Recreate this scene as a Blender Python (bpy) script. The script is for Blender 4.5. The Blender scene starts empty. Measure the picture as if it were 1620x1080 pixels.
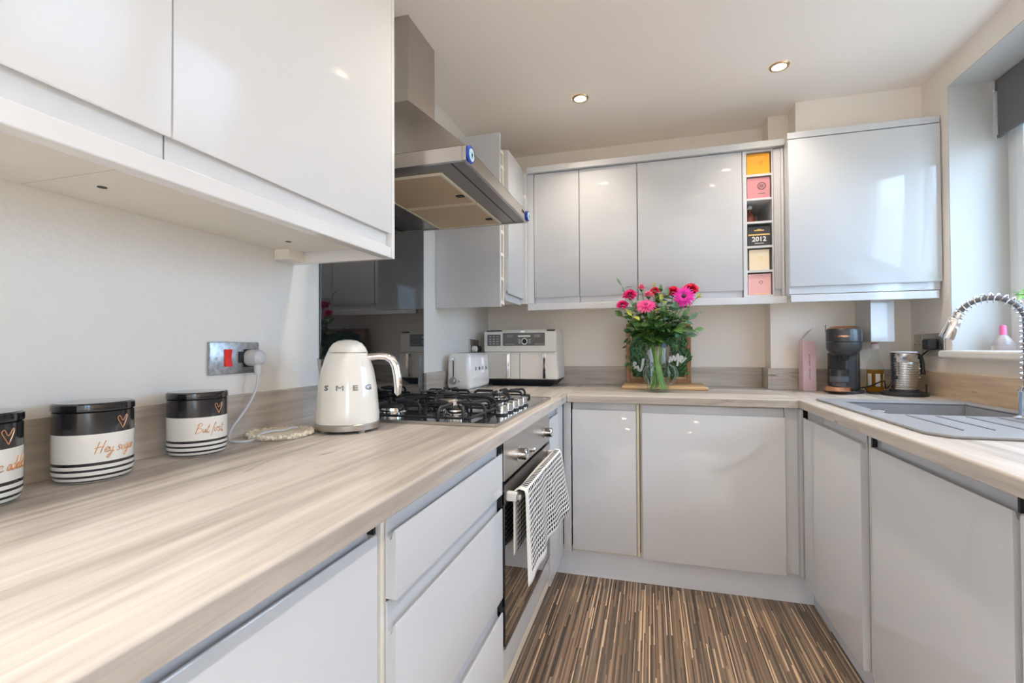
import bpy, bmesh, math, random
from mathutils import Vector, Matrix
random.seed(7)
C = bpy.context.scene.collection
SC = bpy.context.scene
PI = math.pi

# ---------------------------------------------------------------- camera
cam_d = bpy.data.cameras.new('camera'); cam = bpy.data.objects.new('camera', cam_d); C.objects.link(cam)
cam_d.sensor_width = 36; cam_d.lens = 749.08/1620*36; cam_d.clip_start = .01
_r = Vector((.96031, .27889, -.00485)); _u = Vector((.00841, -.01158, .9999)); _f = Vector((-.27881, .96025, .01347))
M = Matrix.Identity(4)
for i in range(3): M[i][0] = _r[i]; M[i][1] = _u[i]; M[i][2] = -_f[i]
M.translation = Vector((.9965, .0185, 1.0901)); cam.matrix_world = M
SC.camera = cam
SC.view_settings.view_transform = 'Standard'; SC.view_settings.look = 'None'
SC.view_settings.gamma = 1; SC.view_settings.use_curve_mapping = False
SC.view_settings.exposure = 1.42
SC.cycles.transparent_max_bounces = 40; SC.cycles.max_bounces = 16; SC.cycles.diffuse_bounces = 10
# ---------------------------------------------------------------- sky
wd = bpy.data.worlds.new('sky'); SC.world = wd; wd.use_nodes = True
nt = wd.node_tree; bg = nt.nodes['Background']
tc = nt.nodes.new('ShaderNodeTexCoord'); sx = nt.nodes.new('ShaderNodeSeparateXYZ'); rp = nt.nodes.new('ShaderNodeValToRGB')
mr = nt.nodes.new('ShaderNodeMapRange'); mr.inputs['From Min'].default_value = -1
nt.links.new(tc.outputs['Generated'], sx.inputs[0]); nt.links.new(sx.outputs[2], mr.inputs['Value']); nt.links.new(mr.outputs[0], rp.inputs[0])
el = rp.color_ramp.elements
el[0].position = .47; el[0].color = (.29, .34, .36, 1); el[1].position = .51; el[1].color = (.50, .72, 1, 1)
e = el.new(1.0); e.color = (.50, .72, 1, 1)
nt.links.new(rp.outputs[0], bg.inputs[0]); bg.inputs[1].default_value = 4.1
def portal(loc, rot, sx_, sy_):
    d = bpy.data.lights.new('daylight_portal', 'AREA'); d.shape = 'RECTANGLE'; d.size = sx_; d.size_y = sy_; d.cycles.is_portal = True
    o = bpy.data.objects.new('daylight_portal', d); C.objects.link(o); o.location = loc; o.rotation_euler = rot
LAMP_W = 8.0      # each kitchen downlight; the added fill ones are stronger

# ---------------------------------------------------------------- dimensions (metres)
ZC = 2.298; XW = 2.221; YW = 2.903; YF = -3.2; ZT = .87; ZB = .835
XU = .33; YD = 2.248; XD = .605; XRD = 1.607; YU = 2.573; YR = 2.5

# ---------------------------------------------------------------- materials
def new_mat(name):
    m = bpy.data.materials.new(name); m.use_nodes = True
    return m, m.node_tree, m.node_tree.nodes['Principled BSDF']
def mat(name, col, rough=.5, metal=0, coat=0, bump=0, bscale=60, var=0, vscale=6, trans=0, ior=None, emit=None, aniso=None, spec=.5):
    m, t, b = new_mat(name)
    b.inputs['Base Color'].default_value = (*col, 1); b.inputs['Roughness'].default_value = rough; b.inputs['Metallic'].default_value = metal
    b.inputs['Coat Weight'].default_value = coat; b.inputs['Coat Roughness'].default_value = .03
    b.inputs['Transmission Weight'].default_value = trans; b.inputs['Specular IOR Level'].default_value = spec
    if ior: b.inputs['IOR'].default_value = ior
    if emit: b.inputs['Emission Color'].default_value = (*emit[0], 1); b.inputs['Emission Strength'].default_value = emit[1]
    tcn = t.nodes.new('ShaderNodeTexCoord')
    if var:
        n = t.nodes.new('ShaderNodeTexNoise'); n.inputs['Scale'].default_value = vscale; n.inputs['Detail'].default_value = 4
        r = t.nodes.new('ShaderNodeValToRGB')
        r.color_ramp.elements[0].position = .3; r.color_ramp.elements[1].position = .7
        r.color_ramp.elements[0].color = (*[c*(1-var) for c in col], 1); r.color_ramp.elements[1].color = (*[min(1, c*(1+var)) for c in col], 1)
        t.links.new(tcn.outputs['Object'], n.inputs['Vector']); t.links.new(n.outputs[0], r.inputs[0]); t.links.new(r.outputs[0], b.inputs['Base Color'])
    if bump or aniso:
        n = t.nodes.new('ShaderNodeTexNoise'); n.inputs['Scale'].default_value = bscale; n.inputs['Detail'].default_value = 3
        src = tcn.outputs['Object']
        if aniso:
            mp = t.nodes.new('ShaderNodeMapping'); mp.inputs['Scale'].default_value = aniso; t.links.new(src, mp.inputs[0]); src = mp.outputs[0]
        t.links.new(src, n.inputs['Vector'])
        bp_ = t.nodes.new('ShaderNodeBump'); bp_.inputs['Strength'].default_value = bump or .08; bp_.inputs['Distance'].default_value = .002
        t.links.new(n.outputs[0], bp_.inputs['Height']); t.links.new(bp_.outputs[0], b.inputs['Normal'])
    return m
def wood(name, scale, light, dark, rough=.42, knots=True):
    m, t, b = new_mat(name); b.inputs['Roughness'].default_value = rough
    tcn = t.nodes.new('ShaderNodeTexCoord')
    def nz(sc, s, det=6, dist=0.0):
        mp = t.nodes.new('ShaderNodeMapping'); mp.inputs['Scale'].default_value = sc; t.links.new(tcn.outputs['Object'], mp.inputs[0])
        n = t.nodes.new('ShaderNodeTexNoise'); n.inputs['Scale'].default_value = s; n.inputs['Detail'].default_value = det; n.inputs['Distortion'].default_value = dist
        t.links.new(mp.outputs[0], n.inputs['Vector']); return n.outputs[0]
    def ramp(src, stops):
        r = t.nodes.new('ShaderNodeValToRGB'); e = r.color_ramp.elements
        e[0].position, e[0].color = stops[0][0], (*stops[0][1], 1); e[1].position, e[1].color = stops[-1][0], (*stops[-1][1], 1)
        for p, c in stops[1:-1]: q = e.new(p); q.color = (*c, 1)
        t.links.new(src, r.inputs[0]); return r.outputs[0]
    def mix(a, bb, fac, mode='MIX'):
        x = t.nodes.new('ShaderNodeMix'); x.data_type = 'RGBA'; x.blend_type = mode
        if isinstance(fac, float): x.inputs[0].default_value = fac
        else: t.links.new(fac, x.inputs[0])
        t.links.new(a, x.inputs[6]); t.links.new(bb, x.inputs[7]); return x.outputs[2]
    mid = tuple((a+c)/2 for a, c in zip(light, dark))
    base = ramp(nz(scale, 1.0, 5, .6), [(.34, dark), (.45, mid), (.58, light)])
    fine = ramp(nz([s*4 for s in scale], 1.6, 6, .2), [(.3, (.80, .78, .76)), (.6, (1, 1, 1))])
    out = mix(base, fine, 1.0, 'MULTIPLY')
    grey = ramp(nz([s*2.2 if s > 2 else s*1.1 for s in scale], 1.2, 5, .5), [(.56, (1, 1, 1)), (.66, (.74, .74, .745))])
    out = mix(out, grey, .8, 'MULTIPLY')
    if knots:
        kn = ramp(nz([9 if s > 2 else 2.6 for s in scale], 1.3, 4, 1.0), [(.27, (.45, .43, .42)), (.325, (1, 1, 1))])
        out = mix(out, kn, 1.0, 'MULTIPLY')
    t.links.new(out, b.inputs['Base Color'])
    return m
OAK_L, OAK_D = (.63, .575, .52), (.44, .39, .34)
WOOD_Y = wood('washed_oak_y', (11, .8, 11), OAK_L, OAK_D)
WOOD_X = wood('washed_oak_x', (.8, 11, 11), OAK_L, OAK_D)
WOOD_W = wood('washed_oak_warm_lit', (11, .8, 11), (.72, .59, .44), (.58, .45, .32))  # same oak, lighter and warmer to paint in the downlights' glow
BAMBOO = wood('bamboo_board', (1, 22, 22), (.72, .47, .24), (.62, .38, .18), .5, False)
FRAMEW = wood('brown_frame_wood', (14, 14, 1.5), (.40, .20, .09), (.26, .12, .05), .6, False)

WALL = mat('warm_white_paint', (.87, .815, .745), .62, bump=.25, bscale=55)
WALLL = mat('daylight_toned_wall_paint', (.75, .735, .705), .62, bump=.5, bscale=42)  # wall paint darkened and greyed in its colour to balance the window daylight
WALLW = mat('dimmed_white_paint', (.56, .555, .545), .6, bump=.1, bscale=55)
CEIL = mat('ceiling_paint', (.90, .85, .81), .8)
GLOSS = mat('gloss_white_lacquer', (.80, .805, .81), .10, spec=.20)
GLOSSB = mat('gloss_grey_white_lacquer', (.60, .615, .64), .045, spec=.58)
MELA = mat('white_melamine', (.82, .79, .72), .45)
CREAM = mat('cream_board', (.72, .66, .52), .6)
PLINTH = mat('satin_grey_plinth', (.84, .89, .97), .35)
DARK = mat('shadow_black_plastic', (.012, .012, .014), .5)
BLACK = mat('gloss_black', (.012, .012, .014), .08, coat=.5)
SATB = mat('satin_black_plastic', (.02, .021, .024), .38)
ANTH = mat('graphite_plastic', (.035, .036, .04), .35, coat=.2)
STEEL = mat('brushed_steel', (.50, .48, .46), .28, 1, aniso=(4, 4, 160), bscale=6)
STEELH = mat('hood_steel', (.52, .49, .46), .24, 1, aniso=(4, 4, 160), bscale=5)
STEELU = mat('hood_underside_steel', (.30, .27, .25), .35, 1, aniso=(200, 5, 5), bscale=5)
CHROME = mat('chrome', (.86, .86, .87), .06, 1)
COPPER = mat('copper', (.80, .42, .26), .18, 1)
COPPERP = mat('rose_gold_print', (.62, .32, .17), .28, .75)
BRASS = mat('brushed_brass_rim', (.62, .47, .30), .3, 1)
IRON = mat('cast_iron', (.022, .023, .026), .5)
BLKGLASS = mat('black_glass', (.006, .007, .009), .03, coat=1)
OVGLASS = mat('oven_door_glass', (.01, .01, .012), .03, coat=1)
HOBTOP = mat('dark_mirror_hob', (.16, .155, .15), .10, .9)
ENAMEL = mat('cream_enamel', (.82, .81, .76), .12, coat=.6)
ENAMELW = mat('white_enamel', (.82, .83, .84), .12, coat=.6)
WPLAST = mat('white_plastic', (.76, .75, .72), .35)
GPLAST = mat('grey_white_plastic', (.52, .53, .55), .4)
UPVC = mat('white_upvc', (.80, .82, .84), .25)
STONE = mat('sill_stone', (.80, .78, .74), .25, var=.05, vscale=14)
SINKM = mat('grey_composite', (.30, .31, .335), .42, bump=.06, bscale=400, var=.05, vscale=220)
BLIND = mat('grey_blind_fabric', (.16, .16, .165), .9, bump=.1, bscale=500)
GLASS = mat('clear_glass', (1, 1, 1), .0, trans=1, ior=1.45)
def thin_glass(name, tint, fac):
    m = bpy.data.materials.new(name); m.use_nodes = True; t = m.node_tree; t.nodes.clear()
    o = t.nodes.new('ShaderNodeOutputMaterial'); mx = t.nodes.new('ShaderNodeMixShader'); tr = t.nodes.new('ShaderNodeBsdfTransparent'); gl = t.nodes.new('ShaderNodeBsdfGlossy')
    lw = t.nodes.new('ShaderNodeLayerWeight'); lw.inputs[0].default_value = fac
    tr.inputs[0].default_value = (*tint, 1); gl.inputs['Roughness'].default_value = .02
    gm = t.nodes.new('ShaderNodeNewGeometry'); sb = t.nodes.new('ShaderNodeMath'); sb.operation = 'SUBTRACT'; sb.inputs[0].default_value = .85; t.links.new(gm.outputs['Backfacing'], sb.inputs[1]); sb.use_clamp = True
    ml = t.nodes.new('ShaderNodeMath'); ml.operation = 'MULTIPLY'; t.links.new(lw.outputs['Fresnel'], ml.inputs[0]); t.links.new(sb.outputs[0], ml.inputs[1]); t.links.new(ml.outputs[0], mx.inputs[0]); t.links.new(tr.outputs[0], mx.inputs[1]); t.links.new(gl.outputs[0], mx.inputs[2]); t.links.new(mx.outputs[0], o.inputs[0])
    return m
PANE = thin_glass('window_glass', (.97, .98, .98), .35)
TGLASS = thin_glass('thin_clear_glass', (.97, .982, .977), .34)
WATER = thin_glass('vase_water', (.96, .985, .96), .1)
FILTER = mat('greasy_warm_lit_filter', (.62, .47, .30), .5, .35, bump=.6, bscale=900)  # aluminium mesh; the tan holds both grease and warm reflected light
RED = mat('red_rocker', (.75, .02, .02), .25)
ROPE = mat('natural_cotton', (.78, .70, .56), .9, bump=.5, bscale=220)
LEAF = mat('leaf_green', (.085, .19, .045), .45, var=.35, vscale=40)
LEAFD = mat('dark_leaf_green', (.04, .12, .04), .5, var=.35, vscale=40)
LEAFB = mat('blue_green_leaf', (.13, .24, .14), .5, var=.25, vscale=40)
LEAFY = mat('yellow_green_leaf', (.42, .45, .05), .5, var=.2, vscale=40)
STEM = mat('fresh_green_stem', (.17, .34, .06), .4, var=.3, vscale=30)
MAGENTA = mat('magenta_petal', (.80, .02, .42), .5, var=.2, vscale=60)
HOTPINK = mat('hot_pink_petal', (.86, .04, .27), .5, var=.25, vscale=60)
PINK = mat('pink_petal', (.88, .22, .34), .5, var=.2, vscale=60)
REDP = mat('red_petal', (.78, .02, .09), .5, var=.2, vscale=60)
LETTER = mat('white_letter', (.78, .76, .72), .5)
PAPER = mat('off_white_backing', (.66, .60, .50), .8)
GOLD = mat('gold_foil', (.85, .62, .22), .3, .8)
B_OR = mat('orange_card', (.90, .40, .02), .4)
B_ORS = mat('orange_card_side', (.62, .22, .02), .45)
B_PKM = mat('metallic_pink_card', (.78, .36, .40), .25, .45)
B_BK = mat('black_card', (.045, .045, .05), .4)
B_CR = mat('cream_card', (.84, .72, .52), .5)
B_PK = mat('pink_card', (.86, .48, .46), .5)
INK = mat('dark_ink', (.05, .04, .04), .5)
INKW = mat('white_ink', (.8, .8, .78), .5)
CARTON = mat('pale_pink_card', (.78, .56, .60), .5)
AMBER = thin_glass('amber_syrup', (.95, .74, .34), .15)
BROWNB = mat('brown_bottle', (.16, .035, .02), .15, coat=.4)
LAMPM = mat('lamp_glow', (1, .9, .75), .4, emit=((1, .80, .55), 30.0))
BLUE = mat('cobalt_glass', (.02, .08, .50), .15, coat=.5)
BLUEL = mat('pale_blue_glass', (.62, .80, .88), .2)
PINKCAP = mat('pink_cap', (.88, .16, .34), .3)
PERF = mat('pink_tinted_glass', (.90, .80, .80), .12, trans=.6)
LED = mat('display_grey', (.13, .13, .13), .3)
GREENSP = mat('bright_green_leaf', (.25, .62, .12), .5)

def floor_mat():
    m, t, b = new_mat('striped_vinyl'); b.inputs['Roughness'].default_value = .42
    tcn = t.nodes.new('ShaderNodeTexCoord')
    def mth(op, a_, b_=None):
        n = t.nodes.new('ShaderNodeMath'); n.operation = op
        for i, v in enumerate((a_, b_)):
            if v is None: continue
            if isinstance(v, (int, float)): n.inputs[i].default_value = v
            else: t.links.new(v, n.inputs[i])
        return n.outputs[0]
    sp = t.nodes.new('ShaderNodeSeparateXYZ'); t.links.new(tcn.outputs['Object'], sp.inputs[0])
    row = mth('FLOOR', mth('DIVIDE', sp.outputs[0], .0043))
    wn1 = t.nodes.new('ShaderNodeTexWhiteNoise'); wn1.noise_dimensions = '1D'; t.links.new(row, wn1.inputs['W'])
    seg_ = mth('FLOOR', mth('ADD', mth('DIVIDE', sp.outputs[1], .38), mth('MULTIPLY', wn1.outputs['Value'], 7.0)))
    cb = t.nodes.new('ShaderNodeCombineXYZ'); t.links.new(row, cb.inputs[0]); t.links.new(seg_, cb.inputs[1])
    wn = t.nodes.new('ShaderNodeTexWhiteNoise'); wn.noise_dimensions = '2D'; t.links.new(cb.outputs[0], wn.inputs['Vector'])
    r = t.nodes.new('ShaderNodeValToRGB'); r.color_ramp.interpolation = 'CONSTANT'; e = r.color_ramp.elements
    cols = [(.0, (.075, .062, .055)), (.13, (.20, .155, .12)), (.26, (.115, .095, .082)), (.40, (.30, .23, .17)), (.50, (.17, .145, .125)), (.60, (.235, .17, .125)),
            (.70, (.36, .28, .215)), (.78, (.14, .115, .098)), (.86, (.60, .485, .365)), (.95, (.24, .195, .155))]
    e[0].position, e[0].color = cols[0][0], (*cols[0][1], 1); e[1].position, e[1].color = cols[-1][0], (*cols[-1][1], 1)
    for p, c in cols[1:-1]: q = e.new(p); q.color = (*c, 1)
    t.links.new(wn.outputs['Value'], r.inputs[0])
    n = t.nodes.new('ShaderNodeTexNoise'); mp2 = t.nodes.new('ShaderNodeMapping'); mp2.inputs['Scale'].default_value = (260, 6, 1); n.inputs['Scale'].default_value = 1
    t.links.new(tcn.outputs['Object'], mp2.inputs[0]); t.links.new(mp2.outputs[0], n.inputs['Vector'])
    r2 = t.nodes.new('ShaderNodeValToRGB'); r2.color_ramp.elements[0].color = (.72, .66, .58, 1); r2.color_ramp.elements[1].color = (1.42, 1.28, 1.12, 1); t.links.new(n.outputs[0], r2.inputs[0])
    x = t.nodes.new('ShaderNodeMix'); x.data_type = 'RGBA'; x.blend_type = 'MULTIPLY'; x.inputs[0].default_value = 1
    t.links.new(r.outputs[0], x.inputs[6]); t.links.new(r2.outputs[0], x.inputs[7]); t.links.new(x.outputs[2], b.inputs['Base Color'])
    return m
FLOORM = floor_mat()
def canister_mat():
    m, t, b = new_mat('striped_ceramic'); b.inputs['Roughness'].default_value = .12; b.inputs['Coat Weight'].default_value = .4
    tcn = t.nodes.new('ShaderNodeTexCoord'); s = t.nodes.new('ShaderNodeSeparateXYZ'); r = t.nodes.new('ShaderNodeValToRGB'); r.color_ramp.interpolation = 'CONSTANT'
    mu = t.nodes.new('ShaderNodeMath'); mu.operation = 'MULTIPLY'; mu.inputs[1].default_value = 1/.14
    W, K = (.78, .76, .70, 1), (.02, .02, .022, 1)
    zs = [(0, W), (.003, K), (.0055, W), (.0105, K), (.0145, W), (.0205, K), (.0245, W), (.0300, K), (.0345, W), (.081, K)]
    e = r.color_ramp.elements; e[0].position, e[0].color = 0, W; e[1].position, e[1].color = zs[-1][0]/.14, K
    for z, c in zs[1:-1]: q = e.new(z/.14); q.color = c
    t.links.new(tcn.outputs['Object'], s.inputs[0]); t.links.new(s.outputs[2], mu.inputs[0]); t.links.new(mu.outputs[0], r.inputs[0]); t.links.new(r.outputs[0], b.inputs['Base Color'])
    return m
CANM = canister_mat()
def towel_mat():
    m, t, b = new_mat('gingham_cotton'); b.inputs['Roughness'].default_value = .9
    uv = t.nodes.new('ShaderNodeTexCoord'); s = t.nodes.new('ShaderNodeSeparateXYZ'); t.links.new(uv.outputs['UV'], s.inputs[0])
    def math_(op, a, bb=None):
        n = t.nodes.new('ShaderNodeMath'); n.operation = op
        for i, v in enumerate((a, bb)):
            if v is None: continue
            if isinstance(v, (int, float)): n.inputs[i].default_value = v
            else: t.links.new(v, n.inputs[i])
        return n.outputs[0]
    P = .0155
    fx = math_('FRACT', math_('DIVIDE', s.outputs[0], P)); fy = math_('FRACT', math_('DIVIDE', s.outputs[1], P))
    k = math_('MULTIPLY', math_('LESS_THAN', fx, .70), math_('LESS_THAN', fy, .64))
    bx = math_('GREATER_THAN', s.outputs[0], .022); by = math_('GREATER_THAN', s.outputs[1], .03); bx2 = math_('LESS_THAN', s.outputs[0], .46)
    k = math_('MULTIPLY', math_('MULTIPLY', k, bx), math_('MULTIPLY', by, bx2))
    x = t.nodes.new('ShaderNodeMix'); x.data_type = 'RGBA'; x.inputs[6].default_value = (.80, .78, .74, 1); x.inputs[7].default_value = (.018, .019, .025, 1)
    t.links.new(k, x.inputs[0]); t.links.new(x.outputs[2], b.inputs['Base Color'])
    return m
TOWELM = towel_mat()

# ---------------------------------------------------------------- helpers
class MB:
    def __init__(s): s.bm = bmesh.new()
    def box(s, x0, x1, y0, y1, z0, z1, bev=0):
        r = bmesh.ops.create_cube(s.bm, size=1); v = r['verts']
        bmesh.ops.scale(s.bm, vec=(abs(x1-x0), abs(y1-y0), abs(z1-z0)), verts=v)
        bmesh.ops.translate(s.bm, vec=((x0+x1)/2, (y0+y1)/2, (z0+z1)/2), verts=v)
        if bev:
            es = list({e for q in v for e in q.link_edges}); bmesh.ops.bevel(s.bm, geom=es, offset=bev, segments=2, affect='EDGES', profile=.5)
        return s
    def lathe(s, prof, n=32, c=(0, 0, 0), axis=None, cap=True):
        """prof: (r, z) from bottom to top, around local z at c; axis re-aims z"""
        rot = Vector((0, 0, 1)).rotation_difference(Vector(axis)).to_matrix() if axis is not None else Matrix.Identity(3)
        rings = []
        for r, z in prof:
            if r < 1e-6: rings.append([s.bm.verts.new(rot @ Vector((0, 0, z)) + Vector(c))])
            else: rings.append([s.bm.verts.new(rot @ Vector((r*math.cos(2*PI*i/n), r*math.sin(2*PI*i/n), z)) + Vector(c)) for i in range(n)])
        for a, b in zip(rings, rings[1:]):
            for i in range(n):
                j = (i+1) % n
                if len(a) == 1 and len(b) == 1: continue
                if len(a) == 1: s.bm.faces.new((a[0], b[j], b[i])) if False else s.bm.faces.new((a[0], b[i], b[j])[::-1])
                elif len(b) == 1: s.bm.faces.new((a[i], a[j], b[0]))
                else: s.bm.faces.new((a[i], a[j], b[j], b[i]))
        if cap:
            if len(rings[0]) > 1: s.bm.faces.new(rings[0][::-1])
            if len(rings[-1]) > 1: s.bm.faces.new(rings[-1])
        return s
    def cyl(s, r, z0, z1, c=(0, 0, 0), n=24, axis=None, bev=0):
        if bev: return s.lathe([(r-bev, z0), (r, z0+bev), (r, z1-bev), (r-bev, z1)], n, c, axis)
        return s.lathe([(r, z0), (r, z1)], n, c, axis)
    def tube(s, pts, r, n=8, closed=False):
        pts = [Vector(p) for p in pts]; rs = r if isinstance(r, (list, tuple)) else [r]*len(pts)
        rings = []; up = None
        for i, p in enumerate(pts):
            a = pts[i-1] if i else (pts[-1] if closed else pts[0]); b = pts[i+1] if i < len(pts)-1 else (pts[0] if closed else pts[-1])
            t = (b-a).normalized() if (b-a).length > 1e-9 else Vector((0, 0, 1))
            if up is None: up = t.orthogonal().normalized()
            up = (up - t*up.dot(t)); up = up.normalized() if up.length > 1e-6 else t.orthogonal().normalized()
            w = t.cross(up)
            rings.append([s.bm.verts.new(p + (up*math.cos(2*PI*k/n) + w*math.sin(2*PI*k/n))*rs[i]) for k in range(n)])
        prs = list(zip(rings, rings[1:])) + ([(rings[-1], rings[0])] if closed else [])
        for a, b in prs:
            for k in range(n): s.bm.faces.new((a[k], a[(k+1) % n], b[(k+1) % n], b[k]))
        if not closed: s.bm.faces.new(rings[0][::-1]); s.bm.faces.new(rings[-1])
        return s
    def prism(s, poly, axis, a, b):
        """poly of 2D points extruded from a to b along axis ('x': poly=(y,z); 'y': poly=(x,z); 'z': poly=(x,y))"""
        def P(q, t): return {'x': (t, q[0], q[1]), 'y': (q[0], t, q[1]), 'z': (q[0], q[1], t)}[axis]
        A = [s.bm.verts.new(P(q, a)) for q in poly]; B = [s.bm.verts.new(P(q, b)) for q in poly]; n = len(poly)
        for i in range(n): s.bm.faces.new((A[i], A[(i+1) % n], B[(i+1) % n], B[i]))
        s.bm.faces.new(A[::-1]); s.bm.faces.new(B); return s
    def poly(s, vs, fs):
        V = [s.bm.verts.new(v) for v in vs]
        for f in fs: s.bm.faces.new([V[i] for i in f])
        return s
    def sphere(s, c, r, sub=2, sc=(1, 1, 1)):
        q = bmesh.ops.create_icosphere(s.bm, subdivisions=sub, radius=r)['verts']
        bmesh.ops.scale(s.bm, vec=sc, verts=q); bmesh.ops.translate(s.bm, vec=c, verts=q); return s
    def xf(s, m): bmesh.ops.transform(s.bm, matrix=m, verts=s.bm.verts); return s

def obj(name, mb, m, parent=None, smooth=True, world=True, bev=0, seg=2, wn=False, **props):
    bm = mb.bm
    if parent is not None and world: bmesh.ops.translate(bm, vec=-Vector(parent.location), verts=bm.verts)
    bmesh.ops.recalc_face_normals(bm, faces=bm.faces)
    me = bpy.data.meshes.new(name); bm.to_mesh(me); bm.free(); me.materials.append(m)
    if smooth:
        me.shade_smooth()
        try: me.set_sharp_from_angle(angle=math.radians(35))
        except Exception: pass
    o = bpy.data.objects.new(name, me); C.objects.link(o); o.parent = parent
    if bev:
        b = o.modifiers.new('edge', 'BEVEL'); b.width = bev; b.segments = seg; b.limit_method = 'ANGLE'; b.harden_normals = smooth; b.angle_limit = math.radians(40)
    if wn: o.modifiers.new('normals', 'WEIGHTED_NORMAL').keep_sharp = True
    for k, v in props.items(): o[k] = v
    return o
def thing(name, label, cat, loc=(0, 0, 0), rotz=0, group=None):
    o = bpy.data.objects.new(name, None); C.objects.link(o); o.location = loc; o.rotation_euler = (0, 0, rotz)
    o.empty_display_size = .02; o['label'] = label; o['category'] = cat
    if group: o['group'] = group
    return o
def tag(o, label, cat, group=None):
    o['label'] = label; o['category'] = cat
    if group: o['group'] = group
    return o
def struct(name, mb, m, **k): return obj(name, mb, m, kind='structure', **k)
def text_mb(body, size, depth, bold=0):
    cu = bpy.data.curves.new('t', 'FONT'); cu.body = body; cu.size = size; cu.extrude = depth; cu.resolution_u = 2; cu.align_x = 'CENTER'; cu.align_y = 'CENTER'; cu.offset = size*bold
    ob = bpy.data.objects.new('t', cu); C.objects.link(ob); dg = bpy.context.evaluated_depsgraph_get()
    me = bpy.data.meshes.new_from_object(ob.evaluated_get(dg)); mb = MB(); mb.bm.from_mesh(me)
    bpy.data.objects.remove(ob); bpy.data.meshes.remove(me); bpy.data.curves.remove(cu); return mb
def frame_xf(origin, xa, ya): # plane axes -> world matrix
    xa, ya = Vector(xa).normalized(), Vector(ya).normalized(); za = xa.cross(ya); m = Matrix.Identity(4)
    for i in range(3): m[i][0] = xa[i]; m[i][1] = ya[i]; m[i][2] = za[i]
    m.translation = Vector(origin); return m

# ================================================================ ROOM
struct('floor', MB().box(-.1, XW+.3, YF-.1, YW+.1, -.1, 0), FLOORM)
struct('ceiling', MB().box(-.1, XW+.3, YF-.1, YW+.1, ZC, ZC+.1), CEIL)
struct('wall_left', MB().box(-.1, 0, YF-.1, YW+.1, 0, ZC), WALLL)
struct('wall_back', MB().box(0, XW+.3, YW, YW+.1, 0, ZC), WALL)
struct('wall_pier', MB().box(1.605, XW, 2.775, YW, 0, ZC), WALL)
struct('wall_bulkhead', MB().box(1.70, XW, 2.65, 2.775, 2.10, ZC), WALL)
WY0, WY1, WZ0, WZ1 = 1.15, 2.456, 1.035, 2.192      # window opening in the right wall
DY0, DY1, DZ1 = -3.0, -1.4, 2.08      # glazed door behind the camera, added to bring in soft fill daylight
mb = MB().box(XW, XW+.3, YF-.1, DY0, 0, ZC).box(XW, XW+.3, DY0, DY1, DZ1, ZC).box(XW, XW+.3, DY1, WY0, 0, ZC).box(XW, XW+.3, WY1, YW, 0, ZC).box(XW, XW+.3, WY0, WY1, 0, WZ0).box(XW, XW+.3, WY0, WY1, WZ1, ZC)
struct('wall_right', mb, WALL)
# lining of the window recess, its paint darkened to offset the strong daylight
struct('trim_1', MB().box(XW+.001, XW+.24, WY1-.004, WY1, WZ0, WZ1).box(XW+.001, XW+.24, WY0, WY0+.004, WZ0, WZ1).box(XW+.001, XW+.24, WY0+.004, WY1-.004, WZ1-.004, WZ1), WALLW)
struct('wall_front', MB().box(0, XW, YF-.1, YF, 0, ZC), WALL)
d = thing('added_daylight_door', '', '', (XW+.1, DY0, 0)); del d['label'], d['category']; d['kind'] = 'structure'
mb = MB(); p0, p1, dm = XW+.1, XW+.16, (DY0+DY1)/2
for y in (DY0, dm-.05, DY1-.1): mb.box(p0, p1, y, y+.1, 0, DZ1)
for z in (0, DZ1-.1): mb.box(p0, p1, DY0+.1, dm-.05, z, z+.1).box(p0, p1, dm+.05, DY1-.1, z, z+.1)
obj('door_frame', mb, UPVC, d, smooth=False, bev=.004)
for a_, b_ in ((DY0+.1, dm-.05), (dm+.05, DY1-.1)): obj('door_pane', MB().box(p0+.026, p0+.034, a_, b_, .1, DZ1-.1), PANE, d, smooth=False)
# white door frame in the wall behind the camera, with its closed door
d = thing('door_2', '', '', (.7, YF, 0)); del d['label'], d['category']; d['kind'] = 'structure'
obj('door_frame', MB().box(.70, .78, YF, YF+.02, 0, 2.06).box(1.54, 1.62, YF, YF+.02, 0, 2.06).box(.78, 1.54, YF, YF+.02, 1.98, 2.06), UPVC, d, smooth=False, bev=.004)
obj('door_leaf', MB().box(.785, 1.535, YF, YF+.008, .005, 1.975), WALLW, d, smooth=False)
w = thing('window_1', '', '', (XW+.2, (WY0+WY1)/2, WZ0)); del w['label'], w['category']; w['kind'] = 'structure'
mb = MB(); fx0, fx1 = XW+.20, XW+.27
ym = (WY0+WY1)/2
for a, b in ((WY0, WY0+.06), (ym-.035, ym+.035), (WY1-.06, WY1)): mb.box(fx0, fx1, a, b, WZ0, WZ1)
for a, b in ((WZ0, WZ0+.06), (WZ1-.06, WZ1)):
    for p, q in ((WY0+.06, ym-.035), (ym+.035, WY1-.06)): mb.box(fx0, fx1, p, q, a, b)
obj('window_frame', mb, UPVC, w, smooth=False, bev=.005)
mb = MB()
for p, q in ((WY0+.06, ym-.035), (ym+.035, WY1-.06)):
    mb.box(fx0-.012, fx1-.02, p, p+.05, WZ0+.06, WZ1-.06).box(fx0-.012, fx1-.02, q-.05, q, WZ0+.06, WZ1-.06)
    mb.box(fx0-.012, fx1-.02, p+.05, q-.05, WZ0+.06, WZ0+.11).box(fx0-.012, fx1-.02, p+.05, q-.05, WZ1-.11, WZ1-.06)
obj('window_sash', mb, UPVC, w, smooth=False, bev=.006)
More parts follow.
